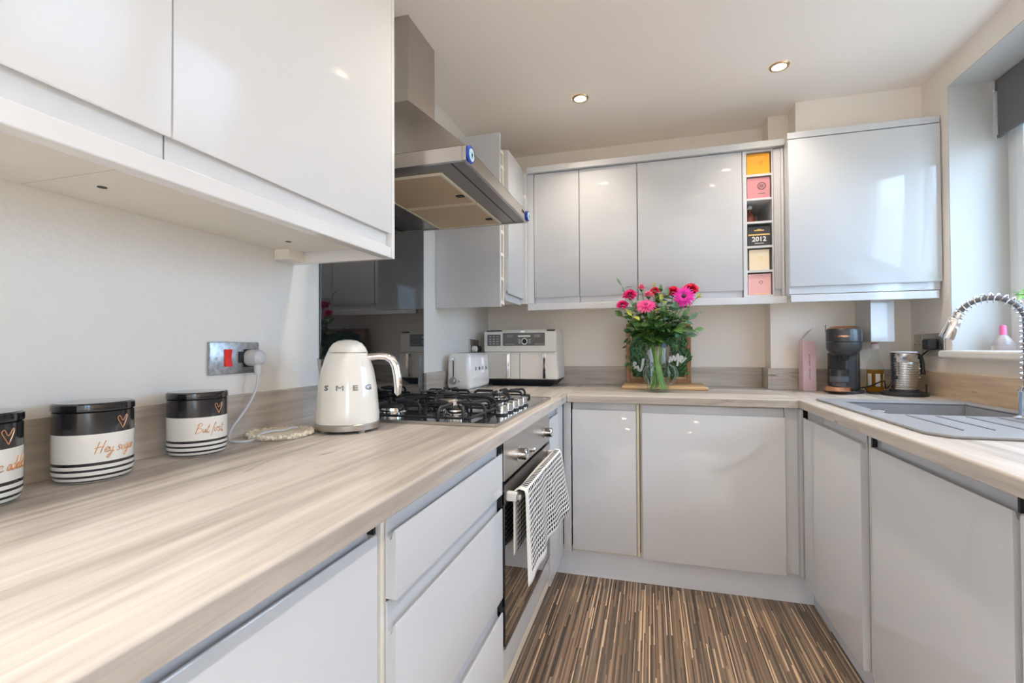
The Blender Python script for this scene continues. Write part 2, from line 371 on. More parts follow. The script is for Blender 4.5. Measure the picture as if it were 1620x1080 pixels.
for p, q in ((WY0+.11, ym-.085), (ym+.085, WY1-.11)):
    obj('pane', MB().box(fx0+.02, fx0+.028, p, q, WZ0+.11, WZ1-.11), PANE, w, smooth=False)
    mb = MB()
    mb.box(fx0+.012, fx0+.02, p, p+.006, WZ0+.11, WZ1-.11).box(fx0+.012, fx0+.02, q-.006, q, WZ0+.11, WZ1-.11)
    obj('glazing_gasket', mb, DARK, w, smooth=False)
obj('window_sill', MB().box(XW-.035, XW+.20, WY0-.03, WY1+.035, WZ0, WZ0+.036), STONE, w, bev=.012, seg=4)
portal((XW+.30, ym, (WZ0+WZ1)/2), (0, PI/2, 0), WZ1-WZ0, WY1-WY0)
portal((XW+.18, (DY0+DY1)/2, DZ1/2), (0, PI/2, 0), DZ1, DY1-DY0)
# skirting plinths of the units
struct('baseboard_left', MB().box(.53, .545, -.9, 2.30, 0, .125), PLINTH, bev=.001)
struct('baseboard_back', MB().box(.545, 1.655, 2.302, 2.317, 0, .135), PLINTH, bev=.001)
struct('baseboard_right', MB().box(1.655, 1.67, -.9, 2.302, 0, .135), PLINTH, bev=.001)

# ================================================================ WORKTOPS AND UPSTANDS
def rounded_run(axis, a, b, back, front, zt, zb):
    s = 1 if front > back else -1; p = []
    for k in range(5): q = PI/2*k/4; p.append((front - s*.006 + s*.006*math.sin(q), zt-.006+.006*math.cos(q)))
    for k in range(3): q = PI/2*k/2; p.append((front - s*.003 + s*.003*math.cos(q), zb+.003-.003*math.sin(q)))
    p += [(back, zb), (back, zt)]
    return MB().prism(p, axis, a, b)
tag(obj('worktop', rounded_run('y', -.9, 2.895, .0, .62, ZT, ZB), WOOD_Y, wn=True), 'washed oak worktop along the left wall carrying the kettle and hob', 'worktop', 'washed oak worktops')
tag(obj('worktop', rounded_run('x', .622, 1.5855, 2.895, 2.228, ZT, ZB), WOOD_X, wn=True), 'washed oak worktop along the back wall under the flowers', 'worktop', 'washed oak worktops')
mb = rounded_run('y', -.9, 2.775, 1.70, 1.5875, ZT, ZB)     # front strip; the rest leaves the bowl open
mb.box(1.70, XW-.001, -.9, 1.75, ZB, ZT).box(1.70, XW-.001, 2.17, 2.775, ZB, ZT).box(2.12, XW-.001, 1.75, 2.17, ZB, ZT)
tag(obj('worktop', mb, WOOD_Y, wn=True), 'washed oak worktop along the window wall holding the grey sink', 'worktop', 'washed oak worktops')
US = 'washed oak upstands'
tag(obj('upstand', MB().box(0, .0165, -.9, 1.274, ZT, .977), WOOD_Y, bev=.001), 'oak upstand on the left wall behind the canisters', 'upstand', US)
tag(obj('upstand', MB().box(0, .0165, 1.988, 2.885, ZT, .977), WOOD_Y, bev=.001), 'short oak upstand on the left wall behind the toaster', 'upstand', US)
tag(obj('upstand', MB().box(0, 1.586, 2.885, YW, ZT, .977), WOOD_X, bev=.001), 'oak upstand on the back wall behind the picture frame', 'upstand', US)
tag(obj('upstand', MB().box(1.587, 1.605, 2.757, YW, ZT, .977).box(1.605, XW-.019, 2.757, 2.775, ZT, .977), WOOD_X, bev=.001), 'oak upstand on the stepped-out wall behind the coffee machine', 'upstand', US)
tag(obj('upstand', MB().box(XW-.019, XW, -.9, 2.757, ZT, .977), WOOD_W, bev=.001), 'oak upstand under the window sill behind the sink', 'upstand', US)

# ================================================================ UNITS
T = .02
def jpoly(H, flip=False):
    """section of a handleless door: (depth from front, height); grip channel at the top (or bottom when flip)"""
    p = [(0, 0), (T, 0), (T, H), (.0165, H)]
    for k in range(7):
        q = PI*k/6; p.append((.0115 + .005*math.cos(q), H-.040 - .010*math.sin(q)))
    p += [(.0055, H-.037), (.004, H-.034), (.0015, H-.034), (0, H-.0365)]
    if flip: p = [(d_, H-z) for d_, z in p]
    return p
def jdoor(face, at, a, b, z0, z1, flip=False, lip=None):
    """face: '+x','-x','-y' direction the front looks to; at: coordinate of the front plane; a..b span"""
    P = jpoly(z1-z0, flip)
    if face == '+x': return MB().prism([(at-d_, z0+z) for d_, z in P], 'y', a, b)
    if face == '-x': return MB().prism([(at+d_, z0+z) for d_, z in P], 'y', a, b)
    return MB().prism([(at+d_, z0+z) for d_, z in P], 'x', a, b)
def slab(face, at, a, b, z0, z1, t=T):
    if face == '+x': return MB().box(at-t, at, a, b, z0, z1)
    if face == '-x': return MB().box(at, at+t, a, b, z0, z1)
    return MB().box(a, b, at, at+t, z0, z1)
def shell(x0, x1, y0, y1, z0, z1, open_face, t=.016, shelves=()):
    mb = MB()
    mb.box(x0, x1, y0, y1, z0, z0+t); mb.box(x0, x1, y0, y1, z1-t, z1)
    zi0, zi1 = z0+t, z1-t
    if open_face in '+x-x':
        mb.box(x0, x1, y0, y0+t, zi0, zi1); mb.box(x0, x1, y1-t, y1, zi0, zi1)
        bx = (x0, x0+.006) if open_face == '+x' else (x1-.006, x1)
        mb.box(*bx, y0+t, y1-t, zi0, zi1)
        for z in shelves: mb.box(x0+.007, x1-.007, y0+t, y1-t, z, z+t)
    else:
        mb.box(x0, x0+t, y0, y1, zi0, zi1); mb.box(x1-t, x1, y0, y1, zi0, zi1); mb.box(x0+t, x1-t, y1-.006, y1, zi0, zi1)
        for z in shelves: mb.box(x0+t, x1-t, y0+.007, y1-.007, z, z+t)
    return mb
def unit(name, label, cat, loc, group): return thing(name, label, cat, loc, 0, group)

# ---- left wall units
GL = 'gloss wall units on the left wall'
for y0, y1, lab in ((-.66, -.06, 'gloss white wall cabinet on the left wall beside the camera, out of frame'), (-.06, .541, 'gloss white wall cabinet at the top left corner of the view'), (.541, 1.141, 'gloss white wall cabinet above the canisters, next to the hood')):
    u = unit('wall_cabinet', lab, 'cabinet', (0, y0, 1.365), GL)
    obj('carcass', shell(.001, XU-.022, y0+.001, y1-.001, 1.365, 2.12, '+x', shelves=(1.7,)), MELA, u, smooth=False)
    obj('door', jdoor('+x', XU, y0+.0015, y1+.012 if y1 > 1 else y1-.0015, 1.365, 2.12, True), GLOSS, u, bev=.0008)
    for hy in ((y0+.05), (y1-.12)):
        obj('cam_hole', MB().cyl(.007, 1.3642, 1.365, (.11, hy, 0), 16), DARK, u)
tag(obj('light_rail', MB().box(XU-.03, XU, -.66, 1.153, 1.334, 1.3635), GLOSS, bev=.003), 'gloss white light rail running under the left wall cabinets', 'light rail')
u = thing('end_panel', 'gloss white end panel closing the left wall cabinets beside the hood', 'panel', (0, 1.1545, 1.334))
obj('board', MB().box(.001, XU, 1.1545, 1.169, 1.334, 2.12), GLOSS, u, bev=.001)
obj('batten', MB().box(.002, .05, 1.09, 1.1543, 1.337, 1.3645), MELA, u, smooth=False)

# ---- extractor hood
u = thing('extractor_hood', 'stainless steel chimney extractor hood above the gas hob', 'extractor hood', (0, 1.625, 1.625))
h0, h1, hx, hz0, hz1 = 1.268, 1.982, .50, 1.625, 1.668
cy0, cy1, cx1, cz = 1.545, 1.765, .168, 1.985
obj('chimney', MB().box(.001, cx1, cy0, cy1, cz-.004, ZC-.001), STEELH, u, smooth=False, bev=.002)
vs = [(.001, h0, hz1), (hx, h0, hz1), (hx, h1, hz1), (.001, h1, hz1), (.001, cy0, cz), (cx1, cy0, cz), (cx1, cy1, cz), (.001, cy1, cz)]
obj('canopy', MB().poly(vs, [(0, 1, 5, 4), (1, 2, 6, 5), (2, 3, 7, 6), (3, 0, 4, 7), (4, 5, 6, 7), (3, 2, 1, 0)]), STEELH, u, smooth=False)
mb = MB().box(hx-.012, hx, h0, h1, hz0, hz1).box(.001, hx-.012, h0, h0+.012, hz0, hz1).box(.001, hx-.012, h1-.012, h1, hz0, hz1)
obj('rim', mb, STEELH, u, smooth=False, bev=.0015)
obj('underside', MB().box(.001, hx-.012, h0+.012, h1-.012, hz0+.004, hz0+.012), STEELU, u, smooth=False)
obj('seam', MB().box(.444, .447, h0+.02, h1-.02, hz0+.0028, hz0+.004), DARK, u, smooth=False)
for y0, y1 in ((1.345, 1.643), (1.655, 1.952)):
    f = obj('grease_filter', MB().box(.108, .382, y0+.006, y1-.006, hz0-.002, hz0+.003), FILTER, u, smooth=False)
    fb = MB().box(.10, .108, y0, y1, hz0-.004, hz0+.0035).box(.382, .39, y0, y1, hz0-.004, hz0+.0035).box(.108, .382, y0, y0+.006, hz0-.004, hz0+.0035).box(.108, .382, y1-.006, y1, hz0-.004, hz0+.0035)
    q = obj('filter_frame', fb, CREAM, f, world=False, smooth=False); q.location = -Vector(u.location) 
    q = obj('latch', MB().box(.352, .378, (y0+y1)/2+.05, (y0+y1)/2+.068, hz0-.006, hz0-.002), DARK, f, world=False, smooth=False); q.location = -Vector(u.location)
for k in range(3): obj('vent_slot', MB().box(.05+k*.022, .058+k*.022, cy0-.001, cy0+.001, 2.20, 2.245), DARK, u, smooth=False)
obj('control_slot', MB().box(hx-.001, hx+.0012, 1.885, 1.925, 1.648, 1.658), DARK, u, smooth=False)
def eye(y, z, r, label):
    t = thing('eye_charm', label, 'magnet', (hx, y, z), 0, 'blue eye charms on the hood')
    X = (1, 0, 0)
    obj('base', MB().cyl(r, .0005, .008, (0, 0, 0), 32, X, .0025), BLUE, t, world=False)
    obj('white_ring', MB().cyl(r*.70, .008, .0092, (0, 0, -r*.06), 32, X), BLUEL, t, world=False)
    obj('iris', MB().cyl(r*.36, .0092, .0102, (0, 0, -r*.06), 24, X), mat('turquoise', (.25, .62, .72), .2), t, world=False)
    obj('pupil', MB().cyl(r*.17, .0102, .011, (0, 0, -r*.06), 20, X), INK, t, world=False)
eye(1.292, 1.648, .026, 'blue and white eye charm on the near front corner of the hood')
eye(1.966, 1.650, .022, 'blue eye charm on the far front corner of the hood')

tag(obj('glass_splashback', MB().box(.0005, .0065, 1.277, 1.985, ZT+.001, 1.63), BLKGLASS, smooth=False, bev=.0008), 'tall black glass splashback on the left wall behind the hob', 'splashback')

# ---- corner: open shelf unit and cabinet on the left wall
GB = 'gloss wall units in the back corner and on the back wall'
u = unit('open_shelf_unit', 'narrow open shelf unit with a tall white end panel beyond the hood', 'shelf unit', (0, 2.12, 1.285), GB)
obj('end_panel', MB().box(.001, XU, 2.12, 2.138, 1.283, 2.10), GLOSSB, u, bev=.001)
obj('side_panel', MB().box(.001, XU-.022, 2.243, 2.256, 1.30, 2.06), MELA, u, smooth=False)
obj('back_panel', MB().box(.001, .009, 2.138, 2.243, 1.30, 2.06), MELA, u, smooth=False)
for z in (1.305, 1.42, 1.54, 1.65, 1.765, 1.87, 1.97, 2.045): obj('shelf', MB().box(.009, XU-.022, 2.138, 2.243, z, z+.015), MELA, u, smooth=False)
u = unit('wall_cabinet', 'gloss white corner wall cabinet with its door facing the window', 'cabinet', (0, 2.2575, 1.325), GB)
obj('carcass', shell(.001, XU-.022, 2.2575, 2.585, 1.335, 2.075, '+x'), MELA, u, smooth=False)
obj('door', jdoor('+x', XU, 2.262, 2.545, 1.325, 2.075, True), GLOSSB, u, bev=.0008)
obj('corner_post', MB().box(XU-.02, .347, 2.5475, 2.572, 1.332, 2.055).box(.347, .3835, 2.573, 2.592, 1.334, 2.055), GLOSSB, u, bev=.001)
# ---- back wall units
for x0, x1, lab in ((.385, .636, 'narrow gloss white wall cabinet on the back wall nearest the corner'), (.637, .940, 'medium gloss white wall cabinet on the back wall left above the flowers'), (.941, 1.443, 'wide gloss white wall cabinet beside the column of boxes')):
    u = unit('wall_cabinet', lab, 'cabinet', (x0, YU, 1.333), GB)
    obj('carcass', shell(x0+.001, x1-.001, YU+.022, YW-.002, 1.335, 2.055, '-y', shelves=(1.6, 1.85)), MELA, u, smooth=False)
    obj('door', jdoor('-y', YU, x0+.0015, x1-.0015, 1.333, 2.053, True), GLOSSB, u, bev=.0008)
u = unit('wine_rack', 'open column of six square cubbies holding boxed bottles on the back wall', 'rack', (1.4445, YU, 1.333), GB)
obj('side_panel', MB().box(1.4445, 1.463, YU, YW-.002, 1.333, 2.055), GLOSSB, u, bev=.001)
obj('side_panel', MB().box(1.573, 1.5795, YU, YW-.002, 1.333, 2.055), GLOSSB, u, bev=.001)
obj('back_panel', MB().box(1.463, 1.573, YW-.012, YW-.004, 1.333, 2.055), MELA, u, smooth=False)
SH = [1.333, 1.454, 1.574, 1.694, 1.808, 1.926, 2.044]
for z in SH: obj('shelf', MB().box(1.463, 1.573, YU+.002, YW-.012, z, z+.0105), GLOSSB, u, smooth=False)
u = unit('infill_unit', 'narrow gloss filler panel between the box column and the right cabinet', 'panel', (1.58, YU, 1.333), GB)
obj('board', jdoor('-y', YU, 1.581, 1.612, 1.333, 2.05, True), GLOSSB, u, bev=.0008)
obj('post', MB().box(1.6125, 1.6245, YU-.005, YU+.2, 1.333, 2.05), GLOSSB, u, bev=.002)
tag(obj('cornice', MB().box(.349, 1.631, YU-.022, YU+.05, 2.0565, 2.089), GLOSSB, bev=.003), 'gloss white cornice strip along the top of the back wall cabinets', 'cornice')
tag(obj('light_rail', MB().box(.349, 1.632, YU-.012, YU+.02, 1.297, 1.3315), GLOSSB, bev=.003), 'gloss white light rail under the back wall cabinets', 'light rail')
u = unit('wall_cabinet', 'large gloss white wall cabinet at the right, standing forward of its neighbours', 'cabinet', (1.626, YR, 1.30), GB)
obj('carcass', shell(1.627, 2.214, YR+.022, 2.774, 1.335, 2.055, '-y'), MELA, u, smooth=False)
obj('side_panel', MB().box(1.626, 1.6275, YR+.001, YU-.006, 1.335, 2.058), GLOSSB, u, smooth=False)
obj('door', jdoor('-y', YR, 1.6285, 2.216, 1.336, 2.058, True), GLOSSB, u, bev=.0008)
obj('top_strip', MB().box(1.6255, 2.2175, YR+.002, 2.64, 2.063, 2.093), GLOSSB, u, bev=.002)
obj('light_rail', MB().box(1.6335, 2.206, YR+.004, YR+.03, 1.297, 1.331), GLOSSB, u, bev=.002)
tag(obj('pipe_casing', MB().box(1.986, 2.08, 2.60, 2.774, 1.11, 1.334), GLOSSB, bev=.002), 'small white box casing hanging under the right wall cabinet', 'casing')

# ---- left base units
GLB = 'handleless base units under the left worktop'
def base(face, at, a, b, z0, z1, lab, grp, cat='cabinet', name='base_cabinet', depth=.5, m=GLOSSB, caps=(), dz=.80):
    loc = {'+x': (at-depth, a, z0), '-x': (at, a, z0), '-y': (a, at, z0)}[face]
    u = unit(name, lab, cat, loc, grp)
    if face == '+x': mb = shell(at-depth, at-.0215, a+.001, b-.001, z0, ZB-.003, '+x')
    elif face == '-x': mb = shell(at+.0215, at+depth, a+.001, b-.001, z0, ZB-.003, '-x') if not caps else MB().box(at+.0215, at+depth, a+.001, a+.017, z0, ZB-.003).box(at+.0215, at+depth, b-.017, b-.001, z0, ZB-.003).box(at+.0215, at+depth, a+.017, b-.017, z0, z0+.016)
    else: mb = shell(a+.001, b-.001, at+.0215, at+depth, z0, ZB-.003, '-y')
    obj('carcass', mb, MELA, u, smooth=False)
    return u
def gapbox(u, face, at, y, z):  # black box painting the shade in the open end of the grip channel
    if face == '+x': obj('channel_gap_shade', MB().box(at-.0165, at-.0045, y-.006, y, z-.034, z+.001), DARK, u, smooth=False)
    else: obj('channel_gap_shade', MB().box(at+.0045, at+.0165, y-.006, y, z-.034, z+.001), DARK, u, smooth=False)
ZD1 = .833
for y0, y1, lab in ((-.53, .07, 'grey-white base cabinet under the left worktop behind the view'), (.071, .681, 'grey-white base cabinet at the near end of the left worktop')):
    u = base('+x', .585, y0, y1, .125, ZB, lab, GLB, depth=.55)
    obj('door', jdoor('+x', .585, y0+.001, y1-.006, .128, ZD1), GLOSSB, u, bev=.0008); gapbox(u, '+x', .585, y1-.004, ZD1)
u = base('+x', .605, .685, 1.276, .125, ZB, 'grey-white three-drawer base unit left of the oven', GLB, depth=.57, name='drawer_unit')
for z0, z1 in ((.688, ZD1), (.405, .683), (.128, .40)):
    obj('drawer', jdoor('+x', .605, .697, 1.266, z0, z1), GLOSSB, u, bev=.0008); gapbox(u, '+x', .605, 1.273, z1)
u = unit('infill_unit', 'narrow grey-white base panel between oven and back corner', 'panel', (.58, 1.90, .125), GLB)
obj('board', jdoor('+x', .605, 1.905, 2.10, .128, ZD1), GLOSSB, u, bev=.0008)
obj('corner_post', MB().box(.585, .601, 2.103, 2.228, .13, ZB-.002).box(.601, .637, 2.246, 2.262, .13, ZB-.002), GLOSSB, u, bev=.001)
# ---- oven
u = thing('oven', 'built-in electric oven with steel fascia and black glass door', 'oven', (.05, 1.282, .25))
obj('cavity', MB().box(.05, .586, 1.284, 1.896, .25, ZB-.004), SATB, u, smooth=False)
obj('control_panel', MB().box(.587, .605, 1.283, 1.897, .717, ZB-.002), STEEL, u, smooth=False, bev=.001)
obj('glass_door', MB().box(.589, .606, 1.283, 1.897, .262, .708), OVGLASS, u, smooth=False, bev=.002)
obj('door_trim', MB().box(.587, .607, 1.283, 1.897, .255, .2615), STEEL, u, smooth=False)
obj('upper_strip', MB().box(.6062, .6075, 1.284, 1.896, .655, .707), STEEL, u, smooth=False)
for y in (1.415, 1.79):
    k = obj('knob', MB().cyl(.021, 0, .006, (.605, y, .768), 28, (1, 0, 0)).cyl(.0175, .006, .034, (.605, y, .768), 28, (1, 0, 0), .002), CHROME, u)
    q = obj('knob_line', MB().box(.6395, .6402, y-.0012, y+.0012, .768, .784), DARK, k, world=False, smooth=False); q.location = -Vector(u.location)
k = obj('button_knob', MB().cyl(.010, 0, .014, (.605, 1.60, .742), 20, (1, 0, 0), .002), CHROME, u)
obj('handle', MB().box(.638, .652, 1.285, 1.865, .668, .684), STEEL, u, smooth=False, bev=.004)
for y in (1.288, 1.842): obj('handle_bracket', MB().box(.6078, .639, y, y+.02, .662, .688), WPLAST, u, smooth=False, bev=.004)
tag(obj('filler_strip', MB().box(.575, .600, 1.284, 1.897, .165, .247), GLOSSB, bev=.001), 'narrow white filler strip below the oven door', 'panel')
tag(obj('edge_strip', MB().box(.555, .598, 1.284, 1.896, .128, .163), CREAM, bev=.001), 'raw cream board edge showing below the oven filler strip', 'panel')
# ---- back base units
GBB = 'handleless base units under the back worktop'
u = base('-y', YD, .641, .947, .13, ZB, 'narrow grey-white base cabinet under the back worktop', GBB)
obj('door', jdoor('-y', YD, .643, .934, .145, ZD1), GLOSSB, u, bev=.0008)
obj('edge_strip', MB().box(.937, .9485, YD+.006, YD+.021, .14, ZB-.003), CREAM, u, smooth=False)
u = base('-y', YD, .951, 1.539, .13, ZB, 'wide grey-white base cabinet under the back worktop', GBB)
obj('door', jdoor('-y', YD-.003, .960, 1.538, .134, ZD1-.006), GLOSSB, u, bev=.0008)
u = unit('infill_unit', 'flat grey-white filler panel in the right base corner', 'panel', (1.54, YD, .13), GBB)
obj('board', MB().box(1.5395, 1.589, YD+.014, YD+.032, .137, ZB-.002), GLOSSB, u, bev=.001)
obj('corner_post', MB().box(1.5892, 1.603, YD-.020, YD+.03, .135, ZB-.002), GLOSSB, u, bev=.003)
# ---- right base units
GRB = 'handleless base units under the window worktop'
u = base('-x', XRD-.012, 1.655, 2.215, .13, ZB, 'grey-white base cabinet under the sink, its door standing proud', GRB, caps=(1,))
obj('door', jdoor('-x', XRD-.012, 1.662, 2.205, .132, ZD1), GLOSSB, u, bev=.0008)
u = base('-x', XRD, 1.045, 1.645, .13, ZB, 'grey-white base cabinet under the sink drainer', GRB)
obj('door', jdoor('-x', XRD, 1.068, 1.622, .132, ZD1), GLOSSB, u, bev=.0008); gapbox(u, '-x', XRD, 1.629, ZD1); gapbox(u, '-x', XRD, 1.062, ZD1)
obj('edge_strip', MB().box(XRD+.004, XRD+.02, 1.632, 1.645, .132, ZD1), GLOSSB, u, smooth=False)
u = base('-x', XRD, .44, 1.04, .13, ZB, 'grey-white base cabinet at the right edge of the view', GRB)
obj('door', jdoor('-x', XRD, .445, 1.050, .132, ZD1), GLOSSB, u, bev=.0008)

# ================================================================ CEILING DOWNLIGHTS
for x, y, lab in ((.685, 2.30, 'brass-rimmed recessed downlight in the ceiling toward the hood'), (1.543, 2.285, 'brass-rimmed recessed downlight in the ceiling toward the window'),
                  (.67, 1.35, 'recessed downlight above the room centre near the hood, out of frame'), (1.54, 1.40, 'recessed downlight above the sink side, out of frame'),
                  (1.55, .49, 'recessed downlight above the camera on the window side'),
                  (.67, -.6, 'added fill downlight behind the camera on the cabinet side, first pair'), (1.55, -.6, 'added fill downlight behind the camera on the window side, first pair'),  # from here on, unseen lamps added for soft frontal fill
                  (.67, -1.7, 'added fill downlight far behind the camera on the cabinet side'), (1.55, -1.7, 'added fill downlight far behind the camera near the added glazed door'),
                  (.67, -2.7, 'added fill downlight by the rear wall on the cabinet side'), (1.55, -2.7, 'added fill downlight by the rear wall near the added glazed door')):
    t = thing('downlight', lab, 'ceiling light', (x, y, ZC), 0, 'recessed ceiling downlights')
    obj('ring', MB().lathe([(.026, -.0005), (.028, -.006), (.037, -.006), (.041, -.0005)], 40, cap=False), BRASS, t, world=False)
    obj('lamp', MB().lathe([(0, -.0035), (.0262, -.0035), (.0262, -.0005), (0, -.0005)], 32), LAMPM, t, world=False)
    ld = bpy.data.lights.new('downlight_beam', 'SPOT'); ld.energy = LAMP_W if y > 0 else 48.0; ld.color = (1, .87, .73) if y > 0 else (1, .98, .965); ld.spot_size = math.radians(115); ld.spot_blend = .9; ld.shadow_soft_size = .025
    lo = bpy.data.objects.new('downlight_beam', ld); C.objects.link(lo); lo.parent = t; lo.location = (0, 0, -.012)

# ================================================================ HOB
t = thing('gas_hob', 'five-burner stainless gas hob with black cast iron pan supports', 'hob', (.32, 1.64, ZT))
obj('plate', MB().box(.055, .585, 1.27, 2.01, ZT+.0005, ZT+.008), HOBTOP, t, smooth=False, bev=.003)
mb = MB().box(.055, .585, 1.265, 1.2695, ZT+.0005, ZT+.0095).box(.055, .585, 2.0105, 2.015, ZT+.0005, ZT+.0095).box(.5855, .590, 1.265, 2.015, ZT+.0005, ZT+.0095)
obj('edge_trim', mb, STEEL, t, smooth=False, bev=.001)
hz = ZT+.008
for bx, by, br in ((.17, 1.42, .046), (.40, 1.42, .036), (.275, 1.64, .062), (.17, 1.87, .046), (.40, 1.87, .036)):
    b = obj('burner', MB().lathe([(br*1.12, hz), (br*1.12, hz+.004), (br*.96, hz+.007), (br*.94, hz+.018), (br*.8, hz+.018), (0, hz+.018)], 32, (bx, by, 0)), CHROME, t)
    q = obj('burner_cap', MB().lathe([(br*.86, hz+.0182), (br*.88, hz+.021), (br*.80, hz+.026), (0, hz+.027)], 32, (bx, by, 0)), IRON if br < .06 else STEEL, b, world=False); q.location = -Vector(t.location)
def bar(mb, pts, r=.0052): mb.tube(pts, r, 6); return mb
gz = hz+.036
for y0, y1, cs in ((1.29, 1.525, [(.17, 1.42), (.40, 1.42)]), (1.53, 1.755, [(.275, 1.64)]), (1.76, 1.99, [(.17, 1.87), (.40, 1.87)])):
    mb = MB(); x0, x1 = .085, (.500 if len(cs) > 1 else .462); lo = hz+.010
    def finger(px, py, qx, qy, r=.0056):
        dx, dy = qx-px, qy-py; bar(mb, [(px, py, hz+.0005), (px, py, gz-.013), (px+dx*.08, py+dy*.08, gz-.004), (px+dx*.2, py+dy*.2, gz), (qx, qy, gz)], r)
    for cx_, cy_ in cs:
        xa, xb = (max(x0, cx_-.105), min(x1, cx_+.105)) if len(cs) > 1 else (x0, x1)
        g_ = .030 if len(cs) > 1 else .046
        for px, py in ((xa, cy_), (xb, cy_), (cx_, y0), (cx_, y1)):
            dx, dy = cx_-px, cy_-py; L_ = math.hypot(dx, dy); k_ = (L_-g_*.8)/L_; finger(px, py, px+dx*k_, py+dy*k_)
        for px in (cx_-.055, cx_+.055):      # arched feet along both edges
            for py in (y0, y1): pass
    for py in (y0, y1):
        for px in ([.115, .17, .225, .345, .40, .455] if len(cs) > 1 else [.16, .275, .39]): pass
        bar(mb, [(x0, py, lo), (x1, py, lo)], .0042)
    for px in (x0, x1): bar(mb, [(px, y0, lo), (px, y1, lo)], .0042)
    for px in ((x0+.02, x1-.02) if len(cs) > 1 else (x0+.05, x1-.05)):
        for py, sg in ((y0, 1), (y1, -1)):
            qx, qy = (min(cs, key=lambda q: abs(q[0]-px))[0], min(cs, key=lambda q: abs(q[0]-px))[1]); dx, dy = qx-px, qy-py
            finger(px, py, px+dx*.55, py+dy*.55, .0052)
    for px in (x0, x1):
        for py in (y0, y1): bar(mb, [(px, py, lo), (px, py, hz)], .0045)
    if len(cs) == 1: mb.lathe([(.040, gz-.006), (.046, gz), (.040, gz+.003), (.034, gz)], 24, (.275, 1.64, 0), cap=False)
    obj('pan_support', mb, IRON, t)
for k, y in enumerate((1.455, 1.52, 1.585, 1.65, 1.715)):
    kn = obj('knob', MB().cyl(.019, hz, hz+.010, (.545, y, 0), 24).cyl(.0165, hz+.010, hz+.030, (.545, y, 0), 24, None, .002), CHROME, t)
    q = obj('knob_skirt', MB().cyl(.0195, hz, hz+.006, (.545, y, 0), 24), SATB, kn, world=False); q.location = -Vector(t.location)

LETM = mat('dark_nickel', (.26, .25, .24), .35, .8)
POLISH = mat('polished_steel', (.62, .61, .60), .16, 1)
# ================================================================ KETTLE
t = thing('kettle', 'cream retro electric kettle with chrome handle and raised lettering', 'kettle', (.207, 1.133, ZT))
dirh = Vector((.945, .327, 0)).normalized(); kp = [(.0815, .024), (.083, .030), (.0828, .045), (.0795, .085), (.0762, .118), (.0685, .163), (.061, .188), (.0535, .208)]
def kr(z):
    for (r0, z0), (r1, z1) in zip(kp, kp[1:]):
        if z0 <= z <= z1: return r0+(r1-r0)*(z-z0)/(z1-z0)
    return kp[0][0]
obj('body', MB().lathe(kp, 64), ENAMEL, t, world=False)
obj('lid_seam', MB().lathe([(.0530, .2082), (.0522, .2105), (.050, .2105)], 48), STEEL, t, world=False)
obj('lid', MB().lathe([(.0520, .2108), (.0470, .2225), (.0385, .234), (.026, .2415), (.012, .2445), (0, .245)], 64), ENAMEL, t, world=False)
b = obj('base', MB().lathe([(.074, .004), (.0835, .008), (.0842, .022), (.082, .0238), (.05, .0238)], 64), STEEL, t, world=False)
for k in range(4):
    a = math.atan2(dirh.y, dirh.x)+PI/4+k*PI/2
    obj('foot', MB().lathe([(.010, 0), (.0135, .016), (.012, .02)], 16, (.068*math.cos(a), .068*math.sin(a), .0)), STEEL, b, world=False)
hp = [dirh*(kr(.19)-.01)+Vector((0, 0, .197)), dirh*.085+Vector((0, 0, .200)), dirh*.104+Vector((0, 0, .198)), dirh*.119+Vector((0, 0, .189)), dirh*.128+Vector((0, 0, .172)), dirh*.133+Vector((0, 0, .145)), dirh*.135+Vector((0, 0, .118)), dirh*.134+Vector((0, 0, .098)), dirh*.130+Vector((0, 0, .094))]
obj('handle', MB().tube(hp, [.011, .011, .0112, .0115, .0118, .0118, .0115, .0105, .006], 14), CHROME, t, world=False)
sp = -dirh; pr = Vector((-dirh.y, dirh.x, 0)); Z = Vector((0, 0, 1))
vs = [sp*.064+pr*.022+Z*.19, sp*.064-pr*.022+Z*.19, sp*.083+Z*.194, sp*.074+pr*.006+Z*.14, sp*.074-pr*.006+Z*.14, sp*.070+Z*.125]
obj('spout', MB().poly([tuple(v) for v in vs], [(0, 2, 1), (0, 3, 2), (1, 2, 4), (3, 4, 2), (3, 5, 4), (0, 1, 4, 5, 3)]), STEEL, t, world=False, smooth=False)
tocam = Vector((.9965-.207, .0185-1.133, 0)); ac = math.atan2(tocam.y, tocam.x)
for i, ch in enumerate('SMEG'):
    mb = text_mb(ch, .022, .0012, 0 if ch == 'M' else .018); a = ac + (i-1.5)*.50 - .01
    for v in mb.bm.verts:
        z = .118+v.co.y*.85; r = kr(z)+.0006+v.co.z; q = a + v.co.x*1.35/r; v.co = Vector((r*math.cos(q), r*math.sin(q), z))
    obj('letter', mb, LETM, t, world=False, smooth=False)
